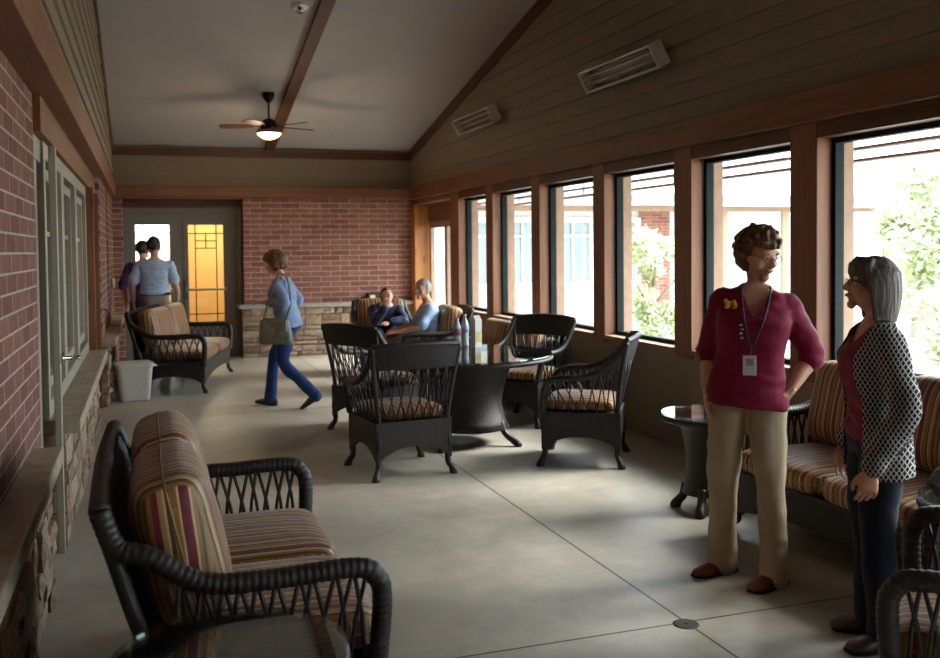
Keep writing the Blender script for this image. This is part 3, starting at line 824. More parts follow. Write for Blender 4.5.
def dining_chair():
    W, D, H, st, armh = .58, .58, .93, .40, .66
    t = empty('wicker_dining_chair')
    yb, yf = D/2+.12, -D/2; ybase = D/2 - .02
    TW = .62
    def back(u, v):      # u across -1..1, v 0 bottom .. 1 top
        return V(u*(W/2-.03 + (TW/2-W/2+.05)*v), ybase + (yb-ybase)*v**1.3 - .07*(u*u)*v, st + (H - st)*v)
    m = MB(); g = []
    for s in (0, 1):
        for j in range(5):
            v = .70 + .30*j/4
            for i in range(13):
                u = -1 + 2*i/12; p = back(u, v); p.z += .02*(1-u*u)*j/4; g.append(p + V(0, -.012 + .024*s, 0))
    n = 65; fs = []
    for j in range(4):
        for i in range(12):
            k = j*13+i; fs += [(k, k+1, k+14, k+13), (n+k, n+k+13, n+k+14, n+k+1)]
    per = [i for i in range(13)] + [j*13+12 for j in range(1, 5)] + [52+i for i in range(11, -1, -1)] + [j*13 for j in range(3, 0, -1)]
    for a in range(len(per)):
        b = (a+1) % len(per); fs.append((per[a], n+per[a], n+per[b], per[b]))
    m.add(g, fs); m.build('back_panel', M['wicker'], t)
    tp = [back(-1 + 2*i/12, 1) + V(0, 0, .02*(1-(-1+2*i/12)**2)) for i in range(13)]
    wrapped(tp, .02, .03, 8).build('top_rail', M['rail'], t, smooth=True)
    lattice(lambda q: back(-1+2*q, 0.02)*1.0, lambda q: back(-1+2*q, .71), 8, .0055, V(.01, 0, 0)).build('back_lattice', M['cane'], t, smooth=True)
    for s in (-1, 1):
        m = MB(); m.tube(smoothpath([back(s, v) for v in (1, .75, .5, .25, 0)] + [V(s*(W/2-.02), ybase+.01, .2)], 4), .019, 8); m.build('back_post', M['rail'], t, smooth=True)
        ap = smoothpath([back(s, .98), back(s, .80) + V(s*.012, -.05, 0), V(s*(W/2+.045), ybase-.11, armh+.06), V(s*(W/2+.05), .02, armh+.005), V(s*(W/2+.045), yf+.13, armh-.01), V(s*(W/2+.03), yf+.05, armh-.05), V(s*(W/2+.01), yf+.02, armh-.15), V(s*(W/2-.01), yf+.012, st)], 7)
        wrapped(ap, [.024][0], .03, 8).build('armrest', M['rail'], t, smooth=True)
        n0 = len(ap)
        lattice(lambda q, s=s: V(s*(W/2-.01), ybase - .02 + (yf + .03 - ybase)*q, st), lambda q, ap=ap, n0=n0: ap[int(8 + q*(n0-1-7-10))], 8, .0055, V(0, .01, 0)).build('arm_lattice', M['cane'], t, smooth=True)
        sp = panel(D-.02, D-.01, .12, st, 0, 0, .018, 8, 4, arch=.10)
        rot_panel(sp, Matrix.Translation((s*(W/2-.01), .0, 0)) @ Matrix.Rotation(PI/2, 4, 'Z')).build('side_skirt', M['wicker'], t)
        for q in (-1, 1): leg_mb(s*(W/2-.025), q*(D/2-.025), .03, .15).build('leg', M['rail'], t, smooth=True)
    for q in (-1, 1): panel(W-.02, W-.01, .12, st, q*(D/2-.01), q*(D/2-.01), .018, 8, 4, arch=.10).build('skirt_panel', M['wicker'], t)
    MB_ = MB(); MB_.box(-W/2+.02, W/2-.02, -D/2+.02, D/2-.02, st-.03, st); MB_.build('seat_deck', M['wicker'], t)
    R = Matrix.Translation((0, -.01, st-.004)); c = pillow(W-.05, D-.06, .10, .25).build('seat_cushion', M['stripe'], t, smooth=True, M=R)
    piping(W-.05, D-.06, .05, .004).build('piping', M['piping'], c, smooth=True, M=R)
    return t

M['tableglass'] = glassy('table glass', (.80,.86,.85,1), .28, .02)
def spokes(m, R, z, n, r=.004):
    for k in range(n):
        a = 2*PI*k/n; m.tube([(.02*math.cos(a), .02*math.sin(a), z), (R*math.cos(a), R*math.sin(a), z)], r, 4)
def round_table(name, R, h, rb, label, cat, group=None, top_drop=.035, nsp=60):
    t = empty(name, (0,0,0), 0, label, cat, group)
    m = MB(); m.lathe([(.001, h-.012), (R, h-.012), (R+.003, h-.006), (R, h), (.001, h)], seg=64); g = m.build('glass_top', M['tableglass'], t)
    for p in g.data.polygons: p.use_smooth = False
    m = MB(); m.lathe([(.02, h-.035), (R-.02, h-.035), (R-.02, h-.02), (.02, h-.02)], seg=48); m.build('woven_top', M['wicker'], t)
    m = MB(); spokes(m, R-.03, h-.0195, nsp, .0032); m.build('top_spokes', M['cane'], t)
    wrapped([(math.cos(2*PI*k/96)*(R-.012), math.sin(2*PI*k/96)*(R-.012), h-.035) for k in range(97)], .019, .03, 8).build('top_rim', M['rail'], t, smooth=True)
    m = MB(); m.lathe([(R*.86, h-.04), (rb*1.02, h-.10), (rb*.86, h*.62), (rb*.80, h*.45), (rb*.88, h*.27), (rb*.98, h*.18), (rb*.93, h*.18), (rb*.8, h*.3), (rb*.72, h*.45), (rb*.78, h*.62), (rb*.9, h-.06)], seg=40, caps=False)
    m.build('pedestal', wick_round, t, smooth=True)
    for k in range(4):
        a = PI/4 + k*PI/2
        m = MB(); c, s = math.cos(a), math.sin(a)
        m.tube(smoothpath([(c*rb*.85, s*rb*.85, h*.26), (c*rb*.95, s*rb*.95, h*.14), (c*rb*1.13, s*rb*1.13, .05), (c*rb*1.27, s*rb*1.27, .02), (c*rb*1.27, s*rb*1.27, 0)], 4), [.026]*9 + [.028, .029, .03, .032, .033, .033, .033, .03], 10)
        m.build('leg', M['rail'], t, smooth=True)
    return t
def wicker_round():
    g = N('woven pedestal'); o = g.obj(); x, y, z = g.xyz(o)
    an = g.math('MULTIPLY', g.math('ARCTAN2', y, x), 56.0); su = g.math('SINE', an)
    sv = g.math('SINE', g.math('ADD', g.math('MULTIPLY', z, 420.0), g.math('MULTIPLY', g.math('SIGN', su), PI/2)))
    h = g.math('MULTIPLY', g.math('ABSOLUTE', su), g.math('ADD', g.math('MULTIPLY', sv, .5), .5))
    col = g.ramp(g.math('ADD', g.math('MULTIPLY', h, .6), g.math('MULTIPLY', g.noise(o, 30, 2), .5)), [(.15, srgb('#151110')), (.9, srgb('#261f1b'))])
    g.bump(h, .7, .004); return g.out(col, .45)
wick_round = wicker_round()

def face(o, x, y, fx, fy): o.location = (x, y, 0); o.rotation_euler = (0, 0, math.atan2(fx, -fy)); return o

# near loveseat, against the left wall, facing right
ls = lounge('wicker_loveseat', 1.42, .80, .87, 2, 'large dark wicker loveseat with striped cushions in the left foreground', 'loveseat', 'dark wicker loveseats')
face(ls, .265, 3.53, 1, 0)
l2 = lounge('wicker_loveseat', 1.86, .86, .90, 2, 'dark wicker loveseat with tan striped cushions near the far double door', 'loveseat', 'dark wicker loveseats', fine=False)
face(l2, .42, 12.1, .97, -.23)
l3 = lounge('wicker_loveseat', 1.42, .80, .76, 2, 'low dark wicker loveseat against the knee wall beyond the dining table', 'loveseat', 'dark wicker loveseats', armh=.58, fine=False, ch=.34)
face(l3, 3.53, 9.43, -1, 0)
sf = copy_tree(ls); sf['label'] = 'dark wicker loveseat with gold and maroon striped cushions under the nearest right windows'
face(sf, 3.50, 3.84, -1, 0)
ac = lounge('wicker_armchair', .70, .80, .90, 1, 'dark wicker armchair cut off by the bottom right corner, beside the small glass table', 'armchair', 'dark wicker armchairs')
face(ac, 2.56, 2.13, -.66, .75)
a2 = copy_tree(ac); a2['label'] = 'dark wicker armchair holding the grey-haired person, side on to the dining table'; face(a2, 3.16, 10.62, -.98, .1)
a3 = copy_tree(ac); a3['label'] = 'dark wicker armchair holding the seated person in a dark jacket, by the stone wall'; face(a3, 2.98, 12.3, -.1, -1)

# dining table and its chairs
dt = round_table('round_dining_table', .71, .74, .36, 'large round dark wicker dining table with a glass top and flared pedestal', 'table', nsp=90)
dt.location = (2.5, 7.42, 0)
dc = dining_chair()
G = 'wicker chairs around the dining table'
spots = [(1.73, 6.68, -.13, 1, 'wicker dining chair nearest the viewer, its back turned, in front of the round table'),
         (3.13, 6.50, -.85, .52, 'wicker dining chair seen side on at the right of the round table'),
         (3.33, 8.15, -.8, -.6, 'wicker dining chair at the window side behind the round table, facing left'),
         (1.95, 8.30, .85, .53, 'wicker dining chair at the left of the round table, partly behind the nearest chair')]
for i, (x, y, fx, fy, lb) in enumerate(spots):
    o = dc if i == 0 else copy_tree(dc)
    tag(o, lb, 'chair', G); face(o, x, y, fx, fy)
# small tables
et = round_table('round_side_table', .27, .60, .15, 'small round glass-topped wicker table left of the woman in red', 'side table', 'small round wicker tables', nsp=40)
et.location = (3.20, 4.95, 0)
e2 = copy_tree(et); e2['label'] = 'small round glass-topped wicker table at the right edge between sofa and armchair'; e2.location = (3.13, 2.83, 0)
ct = round_table('round_coffee_table', .29, .60, .2, 'round glass-topped wicker table with radiating spokes at the bottom left edge', 'table', nsp=44)
ct.location = (.185, 2.42, 0)
# ------------------------------------------------------------------ people (local frame: facing -y, own left = +x)
from mathutils import noise as mn
def skin_mat(h='#cf9a7d'):
    g = N('skin'); c = srgb(h); nz = g.noise(g.obj(), 9, 3)
    g.b.inputs['Subsurface Weight'].default_value = .08; g.b.inputs['Subsurface Radius'].default_value = (.02, .008, .004)
    return g.out(g.ramp(nz, [(.3, tuple(v*.92 for v in c[:3])), (.7, tuple(min(1, v*1.06) for v in c[:3]))]), .5, spec=.35)
SKIN = skin_mat()
def cloth(name, h, rough=.85, var=.1, sheen=.1):
    g = N(name); c = srgb(h); o = g.obj(); nz = g.noise(o, 6, 3); we = g.noise(g.scale(o, (300, 300, 300)), 1, 1)
    g.b.inputs['Sheen Weight'].default_value = sheen
    g.bump(g.math('ADD', nz, g.math('MULTIPLY', we, .15)), .3, .015)
    return g.out(g.ramp(nz, [(.3, tuple(v*(1-var) for v in c[:3])), (.7, tuple(min(1, v*(1+var)) for v in c[:3]))]), rough, spec=.2)
def hair_mat(name, a, b, stretch=(60, 60, 8)):
    g = N(name); nz = g.noise(g.scale(g.obj(), stretch), 1.5, 4, .6); g.bump(nz, .7, .008)
    return g.out(g.ramp(nz, [(.3, srgb(a)), (.7, srgb(b))]), .5, spec=.35)
def knit_mat():
    g = N('diamond patterned knit'); x, y, z = g.xyz(g.obj())
    u = g.math('MULTIPLY', g.math('ADD', g.math('MULTIPLY', x, .5), y), 1.25)
    nz = g.math('MULTIPLY', g.noise(g.obj(), 7, 2), .02)
    f = None
    for sgn in (1, -1):
        q = g.math('ADD', g.math('ADD', u, nz), g.math('MULTIPLY', z, .85*sgn))
        d = g.math('ABSOLUTE', g.math('SUBTRACT', g.math('FRACT', g.math('DIVIDE', g.math('ADD', q, 5.0), .0245)), .5))
        l = g.math('LESS_THAN', d, .11); f = l if f is None else g.math('MAXIMUM', f, l)
    g.bump(f, .3, .004)
    return g.out(g.mix(f, srgb('#15171f'), srgb('#b9b6ae')), .8, spec=.2)

def sup(a, k): return math.copysign(abs(a)**k, a)
def loft(mb, rows, Mx=None, seg=28, k=.8):
    """rows: (cx, cy, z, rx, ry) horizontal ellipses"""
    rs = []
    for cx, cy, z, rx, ry in rows:
        ring = [V(cx + rx*sup(math.cos(2*PI*i/seg), k), cy + ry*sup(math.sin(2*PI*i/seg), k), z) for i in range(seg)]
        rs.append([Mx @ p for p in ring] if Mx is not None else ring)
    mb.rings(rs)
def limb(mb, pts, rad, n=6, seg=14):
    p = smoothpath(pts, n); k = len(p) - 1; m = len(pts) - 1; rs = []
    for i in range(len(p)):
        t = i/k*m; a = min(m-1, int(t)); q = t - a
        ra, rb = rad[a], rad[a+1]
        if isinstance(ra, tuple) or isinstance(rb, tuple):
            ra = ra if isinstance(ra, tuple) else (ra, ra); rb = rb if isinstance(rb, tuple) else (rb, rb)
            rs.append((ra[0]+(rb[0]-ra[0])*q, ra[1]+(rb[1]-ra[1])*q))
        else: rs.append(ra + (rb-ra)*q)
    mb.tube(p, rs, seg)
    for e, r in ((p[0], rs[0]), (p[-1], rs[-1])):
        rr_ = min(r) if isinstance(r, tuple) else r
        mb.ell(e, (rr_*.97,)*3, 10)

def hand(mb, wrist, d, nrm, thumb, curl=.5, s=1.0):
    """wrist point, direction of the fingers, back-of-hand normal, thumb side vector"""
    d = Vector(d).normalized(); nrm = Vector(nrm); nrm = (nrm - d*nrm.dot(d)).normalized(); t = d.cross(nrm).normalized()
    if t.dot(Vector(thumb)) < 0: t = -t
    w = Vector(wrist)
    # palm
    rows = []
    for a, hw, ht in ((-.01, .026, .02), (.02, .032, .018), (.05, .040, .016), (.085, .042, .014), (.095, .038, .011)):
        ring = []
        for i in range(16):
            an = 2*PI*i/16; ring.append(w + d*a*s + t*sup(math.cos(an), .7)*hw*s + nrm*math.sin(an)*ht*s)
        rows.append(ring)
    mb.rings(rows)
    for k, (off, L) in enumerate(((.035, .070), (.012, .080), (-.012, .075), (-.035, .058))):
        p = w + d*.088*s + t*off*s; dirv = (d + t*off*1.6).normalized(); ang = curl*(.5 + .12*k); pts = [p - dirv*.02*s, p]
        L *= s
        for seg_, fr in enumerate((.45, .32, .23)):
            dirv = (dirv*math.cos(ang) - nrm*math.sin(ang)).normalized()
            nr2 = nrm; p = p + dirv*L*fr; pts.append(p)
            # rotate the bend normal with the finger
            nrm_l = (nrm - dirv*nrm.dot(dirv)).normalized()
            ang = curl*.8
            d0 = dirv
            dirv = (d0*math.cos(ang) - nrm_l*math.sin(ang)).normalized(); ang = 0
        limb(mb, pts, [.009*s, .0086*s, .0082*s, .0076*s, .0066*s], 3, 8)
    th = [w + d*.02*s + t*.025*s, w + d*.045*s + t*.048*s - nrm*.008*s, w + d*.075*s + t*.058*s - nrm*.016*s, w + d*.10*s + t*.054*s - nrm*.024*s]
    limb(mb, th, [.014*s, .0125*s, .0105*s, .0085*s], 3, 9)

def head_shape(mb, Mh, male=False):
    rs = []; K = 18; seg = 28
    for i in range(K + 1):
        th = PI*(i + (.05 if i == 0 else (-.05 if i == K else 0)))/K
        zz = -math.cos(th); st = math.sin(th); ring = []
        for k in range(seg):
            ph = 2*PI*k/seg; x = math.cos(ph)*st; y = math.sin(ph)*st; z = zz
            X = .075*x; Y = .094*y; Z = .117*z
            if z < 0:
                X *= 1 - .30*z*z
                if y > 0: Y *= 1 - .45*z*z
                else: Y *= 1 - .10*z*z
            else: Y += .006*z if y > 0 else 0
            ring.append(Mh @ V(X, Y, Z))
        rs.append(ring)
    mb.rings(rs)
    R3 = Mh.to_3x3().to_4x4()
    def e(c, r): mb.ell(Mh @ V(*c), r, 12, R3)
    for s in (-1, 1):
        e((s*.040, -.060, -.028), (.026, .024, .026)); e((s*.077, .008, -.004), (.009, .019, .032)); e((s*.033, -.078, .030), (.026, .012, .008))
        e((s*.013, -.100, -.027), (.0085, .011, .0085)); e((s*.032, -.073, .006), (.016, .011, .010))
    e((0, -.076, -.092), (.026, .020, .020) if not male else (.031, .022, .022)); e((0, -.083, -.055), (.024, .016, .018))
    mb.tube([Mh @ V(0, -.082, .028), Mh @ V(0, -.096, .004), Mh @ V(0, -.112, -.020), Mh @ V(0, -.106, -.032)], [.0085, .009, .0125, .009], 10)

EYEW = plain('eye white', '#d8d2c8', .2, var=.02); IRIS = plain('dark iris', '#2c2018', .15); LIPS = plain('lip', '#a8524e', .45, var=.05)
def face_parts(Mh, t, hairm, lips=True, brows=True):
    R3 = Mh.to_3x3().to_4x4()
    for s in (-1, 1):
        m = MB(); m.ell(Mh @ V(s*.031, -.0785, .008), (.0125, .0095, .0068), 12, R3); o = m.build('eye', EYEW, t, smooth=True)
        m = MB(); m.ell(Mh @ V(s*.031+.001, -.0865, .007), (.005, .003, .005), 10, R3); m.build('iris', IRIS, o, smooth=True)
        if brows:
            m = MB(); m.tube([Mh @ V(s*.016, -.091, .028), Mh @ V(s*.032, -.090, .034), Mh @ V(s*.050, -.080, .030)], [.0025, .003, .0015], 6); m.build('eyebrow', hairm, t, smooth=True)
    if lips:
        m = MB(); m.tube([Mh @ V(-.026, -.087, -.046), Mh @ V(-.012, -.099, -.053), Mh @ V(0, -.102, -.053), Mh @ V(.012, -.099, -.053), Mh @ V(.026, -.087, -.046)], [.002, .0055, .006, .0055, .002], 8); m.build('lips', LIPS, t, smooth=True)

def glasses(Mh, t):
    m = MB()
    for s in (-1, 1):
        m.tube([Mh @ V(s*.033 + .023*math.cos(a), -.100, .006 + .015*math.sin(a)) for a in [2*PI*i/18 for i in range(18)]], .0013, 5, closed=True)
        m.tube([Mh @ V(s*.056, -.100, .010), Mh @ V(s*.076, -.055, .012), Mh @ V(s*.084, .005, .008)], .0016, 5)
    m.tube([Mh @ V(-.010, -.100, .010), Mh @ V(0, -.106, .012), Mh @ V(.010, -.100, .010)], .0013, 5)
    m.build('glasses', M['iron'], t, smooth=True)

def hair_blobs(Mh, t, mat, r=(.090, .106, .112), blob=(.018, .028), n=260, c=(0, .014, .016), front=.052, low=-.06, seed=1, voxel=.007, smooth=2, side=-.005):
    rd = random.Random(seed); m = MB()
    m.ell(Mh @ V(c[0], c[1]+.006, c[2]+.022), (r[0]*.93, r[1]*.90, r[2]*.84), 20, Mh.to_3x3().to_4x4())
    k = 0
    while k < n:
        d = V(rd.gauss(0, 1), rd.gauss(0, 1), rd.gauss(0, 1)).normalized()
        p = V(c[0]+d.x*r[0], c[1]+d.y*r[1], c[2]+d.z*r[2])
        if p.z < low: continue
        if p.y < side and p.z < front: continue
        if p.y < -.05 and p.z < front + .015: continue
        b = rd.uniform(*blob); q = p - d*b*.4; m.ell(Mh @ q, (b, b, b), 8); k += 1
    return m
def face_cut(Mh, front=.050, side=-.012, w=.078):
    Mi = Mh.inverted()
    def f(co):
        q = Mi @ co; return q.z < front and q.y < side and abs(q.x) < w
    return f
def finish(m, name, mat, parent, voxel, smooth=2, disp=None, cut=None):
    o = organic(m, name, mat, parent, voxel, smooth, disp)
    if cut:
        import bmesh
        bm = bmesh.new(); bm.from_mesh(o.data)
        dead = [v for v in bm.verts if cut(v.co)]
        bmesh.ops.delete(bm, geom=dead, context='VERTS')
        edge = {}
        for e in bm.edges:
            if len(e.link_faces) == 1:
                for a_, b_ in (e.verts, reversed(e.verts)): edge.setdefault(a_, []).append(b_)
        for _ in range(10):
            new = {v: (v.co + sum((q.co for q in ns), Vector())/len(ns))/2 for v, ns in edge.items() if len(ns) == 2}
            for v, c_ in new.items(): v.co = c_
        bm.to_mesh(o.data); bm.free()
    return o

def shoe(t, ankle, yaw, mat, L=.25, heel=.0, pitch=0.0, name='shoe'):
    Mx = Matrix.Translation((ankle[0], ankle[1], ankle[2])) @ Matrix.Rotation(yaw, 4, 'Z') @ Matrix.Rotation(pitch, 4, 'X')
    m = MB(); rows = []
    for y, hw, zt, zb in ((.075, .022, .055, .004), (.065, .033, .075, .0), (.03, .036, .085, .0), (-.02, .037, .075, .0), (-.07, .043, .058, .0), (-.115, .046, .046, .0), (-.15, .040, .036, .0), (-.172, .024, .024, .004)):
        y *= L/.25; ring = []
        for i in range(18):
            a = 2*PI*i/18; zz = zb + (zt - zb)*(.5 + .5*sup(math.sin(a), .6)); ring.append(Mx @ V(hw*sup(math.cos(a), .75)*(1 - .25*max(0, math.sin(a))), y, zz))
        rows.append(ring)
    m.rings(rows); o = m.build(name, mat, t, smooth=True)
    m = MB(); rows = []
    for y, hw in ((.08, .025), (.068, .036), (.03, .039), (-.02, .039), (-.07, .046), (-.115, .049), (-.152, .042), (-.176, .024)):
        y *= L/.25; rows.append([Mx @ V(x, y, z) for x, z in ((-hw, 0), (hw, 0), (hw, .012), (-hw, .012))])
    m.rings(rows); m.build('sole', M['iron'], o)

def person(cfg):
    g = cfg.get; s = cfg['h']/1.70; male = g('male', False)
    t = empty('person', (0,0,0), 0, cfg['label'], 'person')
    sw = .172 if male else .148
    pel = Vector(g('pelvis', (0, 0, .93)))*1.0*(s if not g('seated') else 1)
    base = Matrix.Translation(pel) @ Matrix.Rotation(math.radians(g('twist', 0)), 4, 'Z') @ Matrix.Rotation(math.radians(g('side', 0)), 4, 'Y') @ Matrix.Rotation(math.radians(g('lean', 0)), 4, 'X') @ Matrix.Scale(s, 4) @ Matrix.Translation((0, 0, -.93))
    wide = g('wide', 1.0); hk = 1.0 if not male else .93
    hc = base @ V(0, -.012 - g('headfwd', 0), 1.583)
    Mh = Matrix.Translation(hc) @ Matrix.Rotation(math.radians(g('hyaw', 0)), 4, 'Z') @ Matrix.Rotation(math.radians(g('hpitch', 0)), 4, 'X') @ Matrix.Scale(s*1.0, 4)
    J = {}
    for sd, sx in (('R', -1), ('L', 1)):
        J['sh'+sd] = base @ V(sx*sw, .0, 1.345); J['hip'+sd] = Vector(pel) + V(sx*.085*s, 0, -.03*s)
        J['el'+sd] = Vector(g('el'+sd)); J['wr'+sd] = Vector(g('wr'+sd)); J['kn'+sd] = Vector(g('kn'+sd)); J['an'+sd] = Vector(g('an'+sd))
    # ---- body: one continuous skin
    m = MB()
    torso = [(0, .005, .86, .145*hk, .09), (0, .008, .93, .155*hk, .10), (0, .004, 1.0, .14, .092), (0, 0, 1.08, .125, .085), (0, -.004, 1.18, .13, .092), (0, -.006, 1.27, .142, .10), (0, 0, 1.34, .145 if not male else .16, .085), (0, .006, 1.40, .11, .06), (0, .01, 1.44, .06, .05)]
    loft(m, [(a, b, c, d*wide, e*wide) for a, b, c, d, e in torso], base)
    limb(m, [base @ V(0, .012, 1.40), base @ V(0, .006, 1.46), hc + (Mh.to_3x3() @ V(0, .018, -.05))], [.056*s, (.050 if male else .045)*s, (.050 if male else .046)*s], 5)
    head_shape(m, Mh, male)
    for sd, sx in (('R', -1), ('L', 1)):
        sh, el, wr = J['sh'+sd], J['el'+sd], J['wr'+sd]
        limb(m, [sh, sh.lerp(el, .5), el, el.lerp(wr, .45), wr], [.048*s, .045*s, .039*s, .038*s, (.028*s, .022*s)], 5)
        hd = g('hand'+sd)
        hand(m, wr, hd[0], hd[1], hd[2], hd[3], s*.98)
        hip, kn, an = J['hip'+sd], J['kn'+sd], J['an'+sd]
        limb(m, [hip, hip.lerp(kn, .5), kn, kn.lerp(an, .35), an + V(0, 0, .03)], [.082*s, .072*s, .052*s, .053*s, .036*s], 5)
    b = finish(m, 'body', SKIN, t, g('vox', .008), 3)
    hm = cfg['hairmat']
    if g('face', True): face_parts(Mh, b, hm)
    if g('glasses'): glasses(Mh, t)
    # ---- trousers
    m = MB(); k = g('loose', 1.0)
    loft(m, [(0, .008, .84, .158*hk*wide, .108*wide), (0, .010, .92, .168*hk*wide, .116*wide), (0, .006, .985, .155*wide, .108*wide), (0, .004, 1.02, .148*wide, .103*wide)], base)
    for sd in 'RL':
        hip, kn, an = J['hip'+sd], J['kn'+sd], J['an'+sd]
        bot = an + (an - kn).normalized()*abs(g('hem', -.02)); bw = g('hemr', .062)
        limb(m, [hip + V(0, 0, .0), hip.lerp(kn, .5), kn, kn.lerp(bot, .5), bot], [.095*s*k, .086*s*k, .068*s*k, .064*s*k, bw*s], 6, 18)
    def fold(co):
        return .012*mn.noise(V(co.x*8, co.y*8, co.z*4.5)) + .004*mn.noise(V(co.x*20, co.y*20, co.z*16)) + g('crease', .005)*math.sin(co.z*60 + 6*mn.noise(co*5))*max(0, mn.noise(co*4 + V(3, 3, 3)))
    finish(m, 'trousers', cfg['pants'], t, .010, 2, fold)
    # ---- shirt
    def top_garment(name, mat, hem, infl, sleeve, cut=None, nk=1.415, hemw=1.0, vox=.009, slr=.0):
        m = MB(); i = infl; bust = g('bust', 0)
        rows = [(0, .006, hem, (.168*hk+i)*hemw, (.115+i)*hemw), (0, .006, hem+.05, (.166*hk+i)*hemw, (.114+i)*hemw), (0, .004, 1.02, .152+i, .105+i), (0, .0, 1.09, .140+i, .100+i), (0, -.006-bust*.4, 1.19, .146+i, .106+i+bust*.6),
                (0, -.008-bust*.5, 1.27, .156+i, .110+i+bust*.7), (0, 0, 1.34, (.155 if not male else .172)+i, .095+i), (0, .006, 1.395, .125+i, .070+i), (0, .010, nk, .072+i, .056+i)]
        rows = [r for r in rows if r[2] >= hem - .001]
        loft(m, [(a, b_, c, d*wide, e*wide) for a, b_, c, d, e in rows], base)
        for sd in 'RL':
            sh, el, wr = J['sh'+sd], J['el'+sd], J['wr'+sd]
            r0 = .046*s + .010 + slr
            if sleeve <= 1: limb(m, [sh, sh.lerp(el, .5*sleeve), sh.lerp(el, sleeve)], [r0+.004, r0, r0+.002], 5)
            else:
                e = el.lerp(wr, sleeve - 1); limb(m, [sh, sh.lerp(el, .5), el, el.lerp(e, .5), e], [r0+.004, r0, r0-.004, r0-.007, r0-.012 if sleeve > 1.6 else r0-.002], 5)
        def f(co):
            return .007*mn.noise(V(co.x*8, co.y*8, co.z*6)) + .007*mn.noise(V(co.x*13+3, co.y*13, co.z*24)) + .004*math.sin(co.z*75 + co.x*25 + 7*mn.noise(co*6))*max(0, mn.noise(co*5 + V(1, 5, 2)) + .2)
        return finish(m, name, mat, t, vox, 2, f, (lambda co: cut(base.inverted() @ co)) if cut else None)
    for a in cfg['tops']: top_garment(**a)
    for sd in 'RL':
        an = J['an'+sd]
        shoe(t, (an.x, an.y, an.z - .085*s if not g('shoez'+sd) is not None else an.z - .085*s), math.radians(g('toe'+sd, 0)), cfg['shoes'], .25*s, pitch=math.radians(g('toep'+sd, 0)))
    return t, Mh, base, J

HB = hair_mat('brown curly hair', '#38200f', '#784a28', (30, 30, 30))
HG = hair_mat('greying straight hair', '#40352a', '#74665a', (90, 90, 5))
HD = hair_mat('dark short hair', '#17120f', '#332822')
HGR = hair_mat('grey short hair', '#6b6763', '#a39e98', (40, 40, 40))
RED = cloth('crimson jersey', '#7a0c30', .7)
def vneck(z0, w, top=1.5):
    return lambda q: q.y < 0 and q.z > z0 and abs(q.x) < (q.z - z0)*w + .004

# woman in red --------------------------------------------------
w1, Mh, base, J = person(dict(h=1.68, label='person in a crimson three-quarter sleeve top and khaki trousers standing with hands in pockets', hairmat=HB, pants=cloth('khaki cotton', '#a8957a', .9), shoes=plain('brown leather', '#6e2e1a', .35),
    hyaw=42, hpitch=20, lean=-1, bust=.022, vox=.0065, glasses=True, wide=1.04, loose=1.05, hemr=.075, hem=-.055,
    elR=(-.175, .07, 1.10), wrR=(-.185, -.02, .91), elL=(.305, .10, 1.08), wrL=(.185, -.04, .905), side=5,
    knR=(-.11, .01, .49), anR=(-.115, .07, .085), knL=(.11, -.05, .49), anL=(.125, -.06, .085), toeR=-48, toeL=-38,
    handR=((.05, -.25, -1), (-1, -.2, 0), (0, -1, 0), .25), handL=((-.7, -.25, -.75), (.6, -.7, -.5), (0, -1, .2), .25),
    tops=[dict(name='blouse', mat=RED, hem=.85, infl=.014, sleeve=1.12, cut=vneck(1.29, .50), slr=.008, hemw=1.07)]))
w1.location = (2.71, 3.85, 0); w1.rotation_euler.z = math.atan2(-.57, .82)
m = hair_blobs(Mh, w1, HB, (.098, .112, .112), (.015, .033), 260, front=.058, low=-.085, seed=3, side=.0)
finish(m, 'hair', HB, w1, .006, 0, lambda co: .011*mn.noise(co*42), face_cut(Mh, .050, -.03))
# lanyard, badge, corsage, pens
LAN = plain('dark lanyard ribbon', '#2b2030', .6)
def chest(x, z, off=.0):   # a point just in front of the blouse
    y = -(.150 + off) if 1.12 < z < 1.32 else (-(.135 + off) if z <= 1.12 else -(.150 - (z - 1.32)*.75 + off))
    return base @ V(x, y, z)
m = MB()
for s in (-1, 1): m.tube(smoothpath([base @ V(s*.055, .03, 1.435), base @ V(s*.066, -.045, 1.425), chest(s*.060, 1.36, .01), chest(s*.040, 1.26, .014), chest(s*.008, 1.15, .022)], 6), (.0045), 6)
m.tube([chest(0, 1.15, .022), chest(0, 1.10, .026)], .003, 6)
m.build('lanyard', LAN, w1, smooth=True)
q = chest(0, 1.06, .030); m = MB(); m.box(-.030, .030, -.002, .002, -.046, .046, Matrix.Translation(q)); bd = m.build('name_badge', plain('white card', '#d9d6d2', .4, var=.02), w1, bevel=.002)
m = MB(); m.box(-.018, .018, -.003, -.0022, .0, .03, Matrix.Translation(q)); m.build('badge_photo', plain('badge photo', '#9a8f8c', .5), bd)
m = MB()
for i, (a, b_) in enumerate(((-.055, 1.245), (-.048, 1.225), (-.052, 1.205), (-.045, 1.185))): m.ell(chest(a, b_, .018), (.010, .005, .008), 8)
m.build('necklace_beads', M['nickel'], w1, smooth=True)
m = MB(); rd = random.Random(2); c0 = chest(-.115, 1.335, -.012)
for i in range(14):
    a = rd.uniform(0, 2*PI); r_ = rd.uniform(.005, .026); m.ell(c0 + V(math.cos(a)*r_, rd.uniform(-.012, .002), math.sin(a)*r_), (.011, .006, .010), 8)
cs = m.build('flower_pin', plain('yellow orange petals', '#c77a18', .6), w1, smooth=True)
m = MB(); m.tube([J['wrL'] + V(.03*math.cos(a), .0 + .016*math.sin(a), .03*math.cos(a)*.8) for a in [2*PI*i/16 for i in range(16)]], .006, 6, closed=True); m.build('bracelet', M['nickel'], w1, smooth=True)

